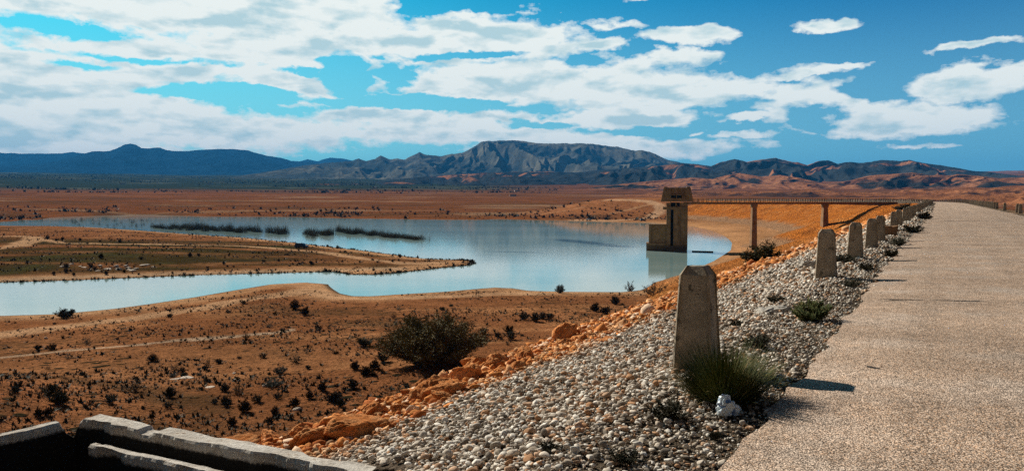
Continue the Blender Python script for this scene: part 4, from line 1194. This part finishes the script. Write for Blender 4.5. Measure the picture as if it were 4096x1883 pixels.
# random individuals on the near plain
cand = 0
while cand < 100:
    px, py = random.uniform(10, 2350), random.uniform(1205, 1660)
    x, y = hit(px, py)
    if y < 22: continue
    s_, d_ = path_sd(x, y)
    if d_ < 34 or float(water_dist(np.array([x]), np.array([y]))[0]) < 4: continue
    if float(fbm(np.array([x / 14]), np.array([y / 9]), 95, 3)[0]) < .05 and random.random() < .85: continue
    w = random.lognormvariate(math.log(.72), .5)
    bush('shrub', (x, y, hz(x, y) - .03), random.choice([m1, m2, m2, m3, m4, m3]), 'dark low shrub on the orange plain between the lake and the dam', 'shrub', GP, random.uniform(0, 6), (w, w, w * random.uniform(.6, 1.0))); cand += 1
def tufts(n, region, seed, smin, smax, mat, name, label, nb=7):
    g = np.random.default_rng(seed)
    x, y = region(n, g); n = len(x)
    sz = smin * (smax / smin) ** (g.random(n) ** 3.0)
    z = height(x, y) - .02
    B = 3 * nb
    a = g.uniform(0, 6.283, (n, nb)); th = g.uniform(.1, 1.25, (n, nb)); L_ = sz[:, None] * g.uniform(.45, 1.0, (n, nb))
    dx_ = np.cos(a) * np.sin(th) * L_; dy_ = np.sin(a) * np.sin(th) * L_; dz_ = np.cos(th) * L_ * .85
    wx = -np.sin(a) * L_ * .24; wy = np.cos(a) * L_ * .24
    ox, oy = np.cos(a) * sz[:, None] * .12, np.sin(a) * sz[:, None] * .12
    P = np.zeros((n, nb, 3, 3))
    P[..., 0, 0] = x[:, None] + ox - wx; P[..., 0, 1] = y[:, None] + oy - wy; P[..., 0, 2] = z[:, None]
    P[..., 1, 0] = x[:, None] + ox + wx; P[..., 1, 1] = y[:, None] + oy + wy; P[..., 1, 2] = z[:, None]
    P[..., 2, 0] = x[:, None] + ox + dx_; P[..., 2, 1] = y[:, None] + oy + dy_; P[..., 2, 2] = z[:, None] + dz_
    F = np.arange(n * nb * 3, dtype=np.int32).reshape(-1, 3)
    return tag(link(name, mesh_np(name, P.reshape(-1, 3), F, None, False, (mat,))), label, 'ground cover', None, 'stuff')
def plain_region(n, g):
    y = g.uniform(22, 138, n); x = y * g.uniform(-.78, .28, n)
    s, d = path_sd(x, y); dw = water_dist(x, y)
    k = (d > 33) & (dw > 3) & (g.random(n) < sstep(fbm(x / 11, y / 7, 91, 4), -.25, .35) * .92 + .08)
    return x[k], y[k]
tufts(38000, plain_region, 1, .09, .62, m_scrub, 'scrub', 'fine dark scrub tufts peppered over the orange plain', 8)
tufts(34000, plain_region, 2, .10, .50, m_dry, 'dry_grass', 'short dry straw tufts all over the orange plain', 6)
def pen_region(n, g):
    y = g.uniform(168, 380, n); x = y * g.uniform(-.78, -.04, n)
    dw = water_dist(x, y); k = (dw > 1.2) & (g.random(n) < sstep(fbm(x / 18, y / 7, 92, 3), -.3, .4))
    return x[k], y[k]
tufts(16000, pen_region, 3, .25, 1.1, m_scrub, 'scrub', 'low dark scrub tufts covering the peninsula', 8)
def far_region(n, g):
    y = g.uniform(520, 1700, n); x = y * g.uniform(-.76, .36, n)
    dw = np.full(n, 99.0); q = np.hypot(x, y) < 1400; dw[q] = water_dist(x[q], y[q]); s, d = path_sd(x, y)
    k = (dw > 4) & (d > 55) & (g.random(n) < .12 + .9 * sstep(fbm(x / 90, y / 45, 93, 4), .0, .4))
    return x[k], y[k]
tufts(34000, far_region, 4, 1.0, 5.5, m_scrub, 'far_scrub', 'dark scrub dotted over the brown land beyond the lake', 8)
def valley_region(n, g):
    r_ = g.uniform(1900, 6500, n); a = g.uniform(R(-38), R(4), n)
    x, y = np.sin(a) * r_, np.cos(a) * r_
    k = g.random(n) < sstep(fbm(x / 420, y / 150, 94, 4), .05, .35)
    return x[k], y[k]
tufts(16000, valley_region, 6, 5, 13, m_scrub, 'far_trees', 'dark rows of far-off trees on the valley floor below the mountains', 9)
def shore_region(n, g):
    k = g.integers(56, len(SEG) - 2, n); t = g.random(n)
    x = SEG[k, 0] + (SEG[k, 2] - SEG[k, 0]) * t; y = SEG[k, 1] + (SEG[k, 3] - SEG[k, 1]) * t
    x = x + g.normal(0, .8, n); y = y + g.normal(0, .8, n); q = water_dist(x, y) > -.2
    return x[q], y[q]
tufts(2600, shore_region, 7, .3, 1.2, m_scrub, 'shore_scrub', 'dark low scrub lining the edge of the peninsula', 9)

# ------------------------------------------------------------------ reeds standing in the lake
def reed_mesh(seed, n, W, Hh, depth=2.0, branchy=.5):
    g = random.Random(seed); V, F = [], []
    for i in range(n):
        x = g.triangular(-W * .46, W * .46, 0); y = g.uniform(-depth * .4, depth * .4); L_ = Hh * g.choice([.5, .7, .85, 1.0, 1.3]) * g.uniform(.85, 1.1) * (1 - .35 * min(1, abs(x) / (W * .5)))
        lx, ly = g.gauss(0, .12), g.gauss(0, .12); w = g.uniform(.03, .06)
        o = len(V); V += [(x - w, y, -.4), (x + w, y, -.4), (x + lx * L_, y + ly * L_, L_)]; F.append((o, o + 1, o + 2))
        for b_ in range(3):
            t = g.uniform(.3, 1.0); cx, cy, cz = x + lx * L_ * t, y + ly * L_ * t, L_ * t
            bl = g.uniform(.25, .6) * Hh * .35; aa = g.uniform(0, 6.28)
            o = len(V); V += [(cx, cy, cz - .05), (cx + .04, cy, cz + .07), (cx + math.cos(aa) * bl * .5, cy + math.sin(aa) * bl * .5, cz + bl)]; F.append((o, o + 1, o + 2))
    return mesh_vf('reed_clump', V, F, m_reed)
reed_d = [reed_mesh(i, 120, 6.5, 3.7) for i in range(4)]
reed_s = [reed_mesh(20 + i, 16, 3.5, 3.0) for i in range(4)]
def reed(px, py, dense, scl):
    x, y = pp(px, py, WL)
    if float(water_dist(np.array([x]), np.array([y]))[0]) > -.2: return
    o = link('reed_clump', random.choice(reed_d if dense else reed_s), None, (x, y, WL), random.uniform(-.4, .4)); o.scale = (1, 1, scl)
    tag(o, 'dense dark clump in the reed belt standing in the shallow lake' if dense else 'thin sparse reeds standing in pale water of the far lake arm', 'reeds', 'dense reed clumps in the lake' if dense else 'sparse reeds in the lake')
for i in range(62):
    t = (i + random.random()) / 62; px = 610 + t * 545; py = 911 + t * 25 + random.uniform(-7, 4)
    if 1035 < px < 1065 or random.random() < .22: continue
    reed(px, py, True, random.uniform(.55, 1.15) * (1.0 if px > 740 else .75))
for i in range(30):
    t = (i + random.random()) / 30; px = 1350 + t * 330; py = 928 + t * 30 + random.uniform(-4, 4)
    reed(px, py, True, random.uniform(.6, .9) * (1.1 - .5 * t))
for i in range(12): reed(1225 + random.random() * 110, 935 + random.uniform(-4, 12), True, random.uniform(.5, .85))
for i in range(34): reed(random.uniform(240, 620), random.uniform(878, 912), False, random.uniform(.6, 1.0))
for i in range(9): reed(random.uniform(1170, 1380), random.uniform(930, 955), False, random.uniform(.6, .9))
for (px, py) in ((1687, 962), (1710, 962), (1030, 875), (170, 884), (90, 884)): reed(px, py, False, .9)

# ------------------------------------------------------------------ intake tower
TY = 245.0
tw = empty('intake_tower', (55.9, TY + 3.4, WL), R(-11.5)); tag(tw, 'brown concrete intake tower with flared cabin standing in the lake', 'tower')
# local frame: x right, y away, z up from the water; front plane y=-3.4
def zz_at(py): return (CAMZ - (py - HOR) / FPX * TY) - WL
HB = zz_at(812)
mb = MB()
# shaft front split round the vertical slot
x0, x1 = -3.4, 3.45; f0, f1 = -3.4, 3.4; sl0, sl1 = -2.0, -1.1
zs0, zs1 = zz_at(983), zz_at(846)
mb.box(x0, sl0, f0, f0 + .9, -4, HB); mb.box(sl1, x1, f0, f0 + .9, -4, HB)
mb.box(sl0, sl1, f0 + .003, f0 + .9, -4, zs0); 
mb.box(x0, x1, f0 + .903, f1, -4, HB)
mb.box(x1 - .95, x1 + .12, f0 - .10, f0 - .003, 0.5, HB)
mb.obj('shaft', m_tower, tw, bevel=.04)
mb = MB(); mb.box(sl0 + .02, sl1 - .02, f0 + .55, f0 + .88, zs0 + .02, HB - .02); mb.obj('slot', m_dark, tw)
mb = MB(); mb.box(-4.6, 2.9, f0 - .55, f0 - .103, zz_at(838), zz_at(827)); mb.obj('cross_beam', m_tower, tw, bevel=.04)
# cabin flaring downward, flat roof with low upstands
zc0, zc1 = zz_at(806), zz_at(750)
def rect(ax, bx, ay, by): return [(ax, ay), (bx, ay), (bx, by), (ax, by)]
mb = MB()
lo = rect(-5.3, 5.2, -5.3, 5.3); hi = rect(-4.4, 4.4, -4.4, 4.4)
mb.frustum(lo, hi, zc0 + .02, zc1 - .05)
mb.obj('cabin', m_tower, tw, bevel=.05)
mb = MB()
for sx in (-1, 1):
    mb.box(sx * 3.7 - .55, sx * 3.7 + .55, -4.2, 4.2, zc1 - .048, zc1 + .22)
mb.obj('roof', m_tower, tw, bevel=.04)
fr = MB(); yf = -5.15
wz0, wz1 = zz_at(793), zz_at(781)
fr.box(-2.25, 1.75, yf - .35, yf + .9, wz0 - .25, wz0); fr.box(-2.25, 1.75, yf - .35, yf + .9, wz1, wz1 + .2)
fr.box(-2.25, -2.0, yf - .35, yf + .9, wz0 + .002, wz1 - .002); fr.box(1.5, 1.75, yf - .35, yf + .9, wz0 + .002, wz1 - .002)
fr.box(-2.2, -1.95, yf - .3, yf + .6, zc0 - .6, wz0 - .252); fr.box(1.45, 1.7, yf - .3, yf + .6, zc0 - .1, wz0 - .252)
wf = fr.obj('window', m_tower, tw)
pn = MB(); pn.box(-1.98, -.3, yf - .18, yf - .1, wz0 + .02, wz1 - .02); pn.box(-.15, 1.48, yf - .18, yf - .1, wz0 + .02, wz1 - .02); pn.obj('pane', m_dark, wf)
mu = MB(); mu.box(-.3, -.15, yf - .25, yf - .05, wz0 + .003, wz1 - .003); mu.obj('mullion', m_tower, wf)
# recess below the cabin, right panel
mb = MB(); mb.box(-1.9, .9, f0 - .08, f0 - .004, zz_at(824), zc0 - .3); mb.obj('recess', m_dark, tw)
mb = MB(); mb.box(-.45, -.15, f0 - .3, f0 - .085, zz_at(826), zc0 - .2); mb.obj('hoist_column', m_tower, tw)
# left wing and its plinth
mb = MB(); mb.box(-9.2, x0 - .003, -2.6, 2.4, zz_at(973) + .002, zz_at(897)); mb.obj('side_wing', m_tower, tw, bevel=.04)
mb = MB(); mb.box(-10.0, x0 - .004, -3.1, 2.9, -4, zz_at(973)); mb.box(x0 - .002, x1 + .05, f0 - .5, f0 - .105, -4, zz_at(992)); mb.obj('plinth', m_tower, tw, bevel=.04)
# timber boom floating beside the tower
bmx = pp(2768, 1005, WL + .1); bmy = pp(2853, 1007, WL + .1)
mb = MB(); mb.tube([(bmx[0], bmx[1], WL + .08), (bmy[0], bmy[1], WL + .08)], .26, 8); o = mb.obj('floating_boom', m_black); tag(o, 'long dark boom floating on the water right of the tower', 'boom')

# ------------------------------------------------------------------ footbridge
ZD = CAMZ - (808 - HOR) / FPX * TY
bx0, bx1 = float(ray(2770, 808)[0]) * TY / float(ray(2770, 808)[1]) , .519 * 243
br = empty('footbridge', (0, 0, 0)); 
by0, by1 = TY - 1.0, 243.0
tag(br, 'long level concrete footbridge with thin railings from the dam to the tower', 'bridge')
ang = math.atan2(by1 - by0, bx1 - bx0); br.location = (bx0, by0, ZD); br.rotation_euler = (0, 0, ang)
LB = math.hypot(bx1 - bx0, by1 - by0)
mb = MB(); mb.box(-3, LB + 1.5, -1.05, 1.05, -.22, 0); mb.box(-3, LB + 1.5, -.85, -.5, -.72, -.223); mb.box(-3, LB + 1.5, .5, .85, -.72, -.223)
mb.add([(LB - 22, -.86, -.72), (LB + 1.5, -.86, -.72), (LB + 1.5, -.86, -1.25), (LB - 22, .86, -.72), (LB + 1.5, .86, -.72), (LB + 1.5, .86, -1.25)], [(0, 2, 1), (3, 4, 5), (0, 3, 5, 2), (1, 2, 5, 4), (0, 1, 4, 3)])
mb.obj('deck', m_bridge, br, bevel=.02)
for side in (-.95, .95):
    mb = MB(); mb.tube([(-1, side, 1.08), (LB + 1, side, 1.08)], .045, 6); mb.tube([(-1, side, .58), (LB + 1, side, .58)], .035, 6); mb.obj('handrail', m_rail, br)
    me = None
    for i in range(43):
        if me is None:
            q = MB(); q.box(-.08, .08, -.08, .08, 0, 1.15); me = q.mesh('rail_post', m_rail)
        link('rail_post', me, br, (i * LB / 42, side, 0))
for i, (px, base_y) in enumerate(((3010, 980), (3290, 918))):
    X_ = (px - CX) / FPX * TY; lx = X_ - bx0
    gz = hz(X_, TY - 1) - ZD - .6
    pr_ = MB(); w = .72
    pr_.frustum(rect(lx - w * 1.4, lx + w * 1.25, -1.3, 1.3), rect(lx - w, lx + w, -.85, .85), gz, -1.85)
    pr_.frustum(rect(lx - w, lx + w, -.85, .85), rect(lx - w * 1.35, lx + w * 1.35, -1.0, 1.0), -1.848, -1.4)
    pr_.box(lx - w * 1.35, lx + w * 1.35, -1.0, 1.0, -1.398, -.73)
    pr_.obj('pier', m_bridge, br, bevel=.04)

# ------------------------------------------------------------------ plastic bag
def bag():
    V, F = ico(4); g2 = np.random.default_rng(4)
    n_ = fbm(V[:, 0] * 2.2 + 3, V[:, 1] * 2.2 + V[:, 2] * 2.4, 5, 4); r2 = 1 - np.abs(fbm(V[:, 0] * 1.8 + V[:, 2] * 1.3, V[:, 1] * 1.8 - V[:, 2], 9, 2)) * 3
    v = V * (1 + .45 * n_ + .16 * r2)[:, None] * np.array([.082, .055, .065])
    v[:, 0] += np.where(V[:, 2] > .5, -.02, 0); v[:, 2] += np.where((V[:, 0] < .1) & (V[:, 0] > -.6) & (V[:, 2] > .3), .04 * V[:, 2], 0)
    v[:, 2] = np.maximum(v[:, 2] + .045, 0)
    m, nt, b = new_mat('thin_plastic', (.85, .88, .88), .3, .5)
    c = coord(nt); st = nt.ss(nt.noise(c, 16, 3, .6), .50, .56)
    sx_ = nt.node('ShaderNodeSeparateXYZ'); nt.l.new(c, sx_.inputs[0])
    st = nt.math('MULTIPLY', st, nt.ss(sx_.outputs[0], .045, .0))
    nt.l.new(nt.mix(st, (.78, .84, .84), (.03, .13, .36)), b.inputs['Base Color'])
    b.inputs['Transmission Weight'].default_value = 0
    x, y = pp(2915, 1668, -.05)
    o = link('plastic_bag', mesh_np('plastic_bag', v, F, None, True, (m,)), None, (x, y, hz(x, y) + .02), .3)
    tag(o, 'crumpled white and blue plastic bag lying before the grass tussock', 'plastic bag')
bag()

# ------------------------------------------------------------------ pale rocks
m_pale, nt, b = new_mat('pale_rock', (.62, .5, .38), .95, .1)
c = coord(nt); nt.l.new(nt.mix(nt.noise(c, 2.0, 5, .7), (.50, .36, .25), (.80, .70, .58)), b.inputs['Base Color']); bump(nt, b, nt.noise(c, 5, 5, .7), .6, .2)
p_me = []
for i in range(4):
    me = boulder_mesh(40 + i, 2); me.materials.clear(); me.materials.append(m_pale); p_me.append(me)
for (px, py, w, hh, lab) in ((740, 1500, 70, .10, 'long flat white stone on the plain, the largest pale one'), (1065, 1545, 28, .7, 'small square white stone on the orange plain'), (182, 1352, 14, .8, 'small white stone near the left edge beyond the trail'),
        (835, 1543, 45, .08, 'thin flat pale stone right of the long flat white one'), (935, 1487, 20, .3, 'small flat white stone with a smaller one below it'), (1190, 1635, 34, .5, 'pale stone at the foot of the bank near dark shrubs'),
        (940, 1512, 20, .2, 'tiny flat white stone below the small flat one'), (700, 1505, 40, .12, 'white stone touching the left end of the long flat one')):
    x, y = hit(px, py); wd = w / FPX * y
    o = link('pale_rock', random.choice(p_me), None, (x, y, hz(x, y) + wd * hh * .2), random.uniform(0, 1)); o.scale = (wd, wd * .7, wd * hh); tag(o, lab, 'rock')
for (px, py, w, hh) in ((465, 1068, 24, .7), (475, 1078, 22, .6), (505, 1064, 22, .5), (512, 1072, 20, .4), (530, 1083, 30, .3), (575, 1062, 34, .25), (590, 1058, 20, .3), (545, 1075, 24, .3), (430, 1076, 36, .2), (400, 1062, 22, .3), (285, 1058, 18, .4), (248, 1068, 22, .4), (320, 1066, 18, .3), (335, 1070, 26, .2), (612, 1068, 18, .3), (390, 1082, 26, .15), (515, 1080, 18, .5)):
    x, y = hit(px, py); wd = w / FPX * y
    o = link('pale_rock', random.choice(p_me), None, (x, y, hz(x, y) + wd * hh * .2), random.uniform(-.4, .4)); o.scale = (wd, wd * .8, wd * hh); tag(o, 'pale eroded rock in the white outcrop on the peninsula', 'rock', 'white outcrop on the peninsula')

# ------------------------------------------------------------------ cars
def car(loc, rz, paint_c, label, L_=4.4, suv=True, name='parked_car'):
    t = empty(name, loc, rz); tag(t, label, 'car')
    mp_, _, _ = new_mat('car_paint', paint_c, .3, .5)
    gl, _, _ = new_mat('car_glass', (.01, .012, .014), .08, .6); ty_, _, _ = new_mat('tyre_rubber', (.012, .012, .012), .8, .2)
    W = .85; hr = 1.7 if suv else 1.42
    prof = [(-L_ / 2, .35), (-L_ / 2, .85), (-L_ / 2 + .12, 1.0), (-L_ / 2 + .35, hr - .05), (-L_ / 2 + .6, hr), (.35, hr), (.75, hr - .12), (1.25, 1.02), (L_ / 2 - .2, .88), (L_ / 2, .7), (L_ / 2, .35)]
    def side(z): return W * (1.0 if z < 1.02 else 1.0 - .16 * (z - 1.02) / .6)
    mb = MB(); n = len(prof)
    mb.add([(x, -side(z), z) for x, z in prof] + [(x, side(z), z) for x, z in prof], [tuple(range(n)), tuple(range(2 * n - 1, n - 1, -1))] + [(i, n + i, n + (i + 1) % n, (i + 1) % n) for i in range(n)])
    mb.obj('body', mp_, t, bevel=.05)
    for sg in (-1, 1):
        mb = MB()
        for (a, b_) in ((-L_ / 2 + .45, -.75), (-.68, .05), (.12, .8)):
            top = hr - .16; s1 = side(1.05) + .012; s2 = side(top) + .012
            mb.add([(a, sg * s1, 1.05), (b_, sg * s1, 1.05), (b_ - (.30 if b_ > .5 else 0), sg * s2, top), (a + (.1 if a < -1 else 0), sg * s2, top)], [(0, 1, 2, 3) if sg < 0 else (3, 2, 1, 0)])
        mb.obj('window', gl, t)
    mb = MB(); mb.add([(.83, -.66, hr - .14), (.83, .66, hr - .14), (1.22, .78, 1.07), (1.22, -.78, 1.07)], [(0, 1, 2, 3)]); mb.obj('windscreen', gl, t)
    for sx in (-L_ / 2 + .85, L_ / 2 - .85):
        for sg in (-1, 1):
            mb = MB(); mb.tube([(sx, sg * (W - .2), .34), (sx, sg * (W + .03), .34)], .34, 16); wh = mb.obj('wheel', ty_, t)
    return t
x, y = hit(1206, 992); car((x, y, hz(x, y) + .02), R(-14), (.012, .014, .02), 'dark off-road car parked on the peninsula track near the water', 4.6)
x, y = hit(2355, 882); car((x, y, hz(x, y) + .1), R(-8), (.75, .75, .73), 'small white car parked on the far shore of the lake', 4.2, False)
x, y = hit(2572, 884); car((x, y, hz(x, y) + .1), R(10), (.015, .015, .018), 'small black car parked on the far shore below the dirt road bend', 4.3)

# ------------------------------------------------------------------ three people at the water's edge
m_cloth, _, _ = new_mat('dark_clothes', (.012, .012, .016), .9, .1); m_skin, _, _ = new_mat('skin', (.25, .13, .08), .6, .3); m_hair, _, _ = new_mat('dark_hair', (.01, .008, .006), .7, .2)
def person(loc, rz, label, arm=0.0, bend=0.0, step=.12):
    t = empty('person', loc, rz); tag(t, label, 'person', None)
    me = bpy.data.meshes.new('body')
    P = [(0, 0, .92), (0, .02 * 1, 1.15), (0, bend * .1, 1.38), (0, bend * .14, 1.50), (0, bend * .16, 1.60), (0, bend * .16, 1.70)]
    rad = [.15, .14, .17, .06, .085, .07]
    E = [(i, i + 1) for i in range(5)]
    for sg in (-1, 1):
        b0 = len(P)
        P += [(sg * .10, 0, .86), (sg * .12, sg * step * .4, .48), (sg * .12, sg * step, .08), (sg * .13, sg * step - .14, .03)]; rad += [.10, .07, .05, .04]
        E += [(0, b0), (b0, b0 + 1), (b0 + 1, b0 + 2), (b0 + 2, b0 + 3)]
        b0 = len(P)
        P += [(sg * .19, bend * .1, 1.40), (sg * .25, -.05 + arm * -.1, 1.14), (sg * .25, -.12 - arm * .25, .92 + arm * .25), (sg * .25, -.15 - arm * .32, .85 + arm * .3)]; rad += [.065, .05, .04, .03]
        E += [(2, b0), (b0, b0 + 1), (b0 + 1, b0 + 2), (b0 + 2, b0 + 3)]
    me.from_pydata(P, E, []); me.materials.append(m_cloth)
    o = link('body', me, t); sk = o.modifiers.new('skin', 'SKIN')
    for i, r_ in enumerate(rad): 
        if not me.skin_vertices: break
        me.skin_vertices[0].data[i].radius = (r_ * 1.3, r_ * 1.05)
    if me.skin_vertices: me.skin_vertices[0].data[0].use_root = True
    sub = o.modifiers.new('sub', 'SUBSURF'); sub.levels = 1; sub.render_levels = 2
    V, F = ico(2); hv = V * np.array([.095, .105, .10]) + np.array([0, bend * .16 + .015, 1.70]); hv[:, 2] = np.maximum(hv[:, 2], 1.66)
    link('hair', mesh_np('hair', hv, F, None, True, (m_hair,)), t)
x, y = hit(770, 948); person((x, y, hz(x, y)), .2, 'person in dark clothes, leftmost of three standing by the water on the peninsula', 0, 0, .16)
x, y = hit(784, 948); person((x, y, hz(x, y)), 2.0, 'person in dark clothes, in the middle of the three by the water', .6, .3, .12)
x, y = hit(796, 951); person((x, y, hz(x, y)), -1.2, 'person in dark clothes nearest the camera, rightmost of the three by the water', 1.0, .5, .2)

# ------------------------------------------------------------------ tiny far-off houses
m_hw, _, _ = new_mat('limewashed_wall', (.62, .52, .42), .9, .1); m_hr, _, _ = new_mat('flat_roof_concrete', (.45, .40, .34), .9, .1)
def house(px, py, w, label):
    x, y = hit(px, py); wd = w / FPX * y
    t = empty('house', (x, y, hz(x, y) - .5), random.uniform(-.3, .3)); tag(t, label, 'house', None)
    mb = MB(); mb.box(-wd / 2, wd / 2, -wd * .3, wd * .3, 0, 4.5); mb.obj('wall', m_hw, t)
    mb = MB(); mb.box(-wd / 2 - .3, wd / 2 + .3, -wd * .3 - .3, wd * .3 + .3, 4.503, 4.9); mb.obj('roof', m_hr, t)
    for i in range(3):
        mb = MB(); mb.box(-wd * .36 + i * wd * .3, -wd * .36 + i * wd * .3 + 1.6, -wd * .3 - .03, -wd * .3 + .2, 1.6, 3.2); mb.obj('window', m_dark, t)
for (px, py, w, lab) in ((1250, 757, 26, 'pale far-off farmhouse left of the valley\'s middle, white and long'), (1305, 769, 18, 'small pale far-off house below the long white one'), (1385, 772, 16, 'small pale far-off house right of the reddish strip of land'), (2068, 764, 20, 'far-off pale house at the foot of the dark hills'),
                         (2052, 786, 26, 'long pale far-off house on the brown land beyond the lake'), (1500, 756, 16, 'far-off whitish house under the small twin peaks'), (840, 735, 22, 'pale far-off house among dark trees on the left valley floor'), (490, 736, 18, 'faint pale far-off house below the tallest blue peak'),
                         (2880, 772, 14, 'tiny white far-off building seen above the bridge railing')):
    house(px, py, w, lab)

# ------------------------------------------------------------------ haze
m_haze = bpy.data.materials.new('blue_haze'); m_haze.use_nodes = True
hn = NT(m_haze.node_tree)
for n_ in list(hn.n): hn.n.remove(n_)
ho = hn.node('ShaderNodeOutputMaterial'); hv_ = hn.node('ShaderNodeVolumePrincipled')
hv_.inputs['Color'].default_value = (.05, .42, 1.0, 1); hv_.inputs['Density'].default_value = 4.4e-5; hv_.inputs['Anisotropy'].default_value = 0.0
hn.l.new(hv_.outputs[0], ho.inputs['Volume'])
mb = MB(); mb.box(-19500, 19500, -2500, 19500, -40, 930)
hz_o = mb.obj('haze', m_haze); tag(hz_o, 'thin blue haze filling the valley air', 'haze', None, 'stuff')
m_haze.cycles.homogeneous_volume = True
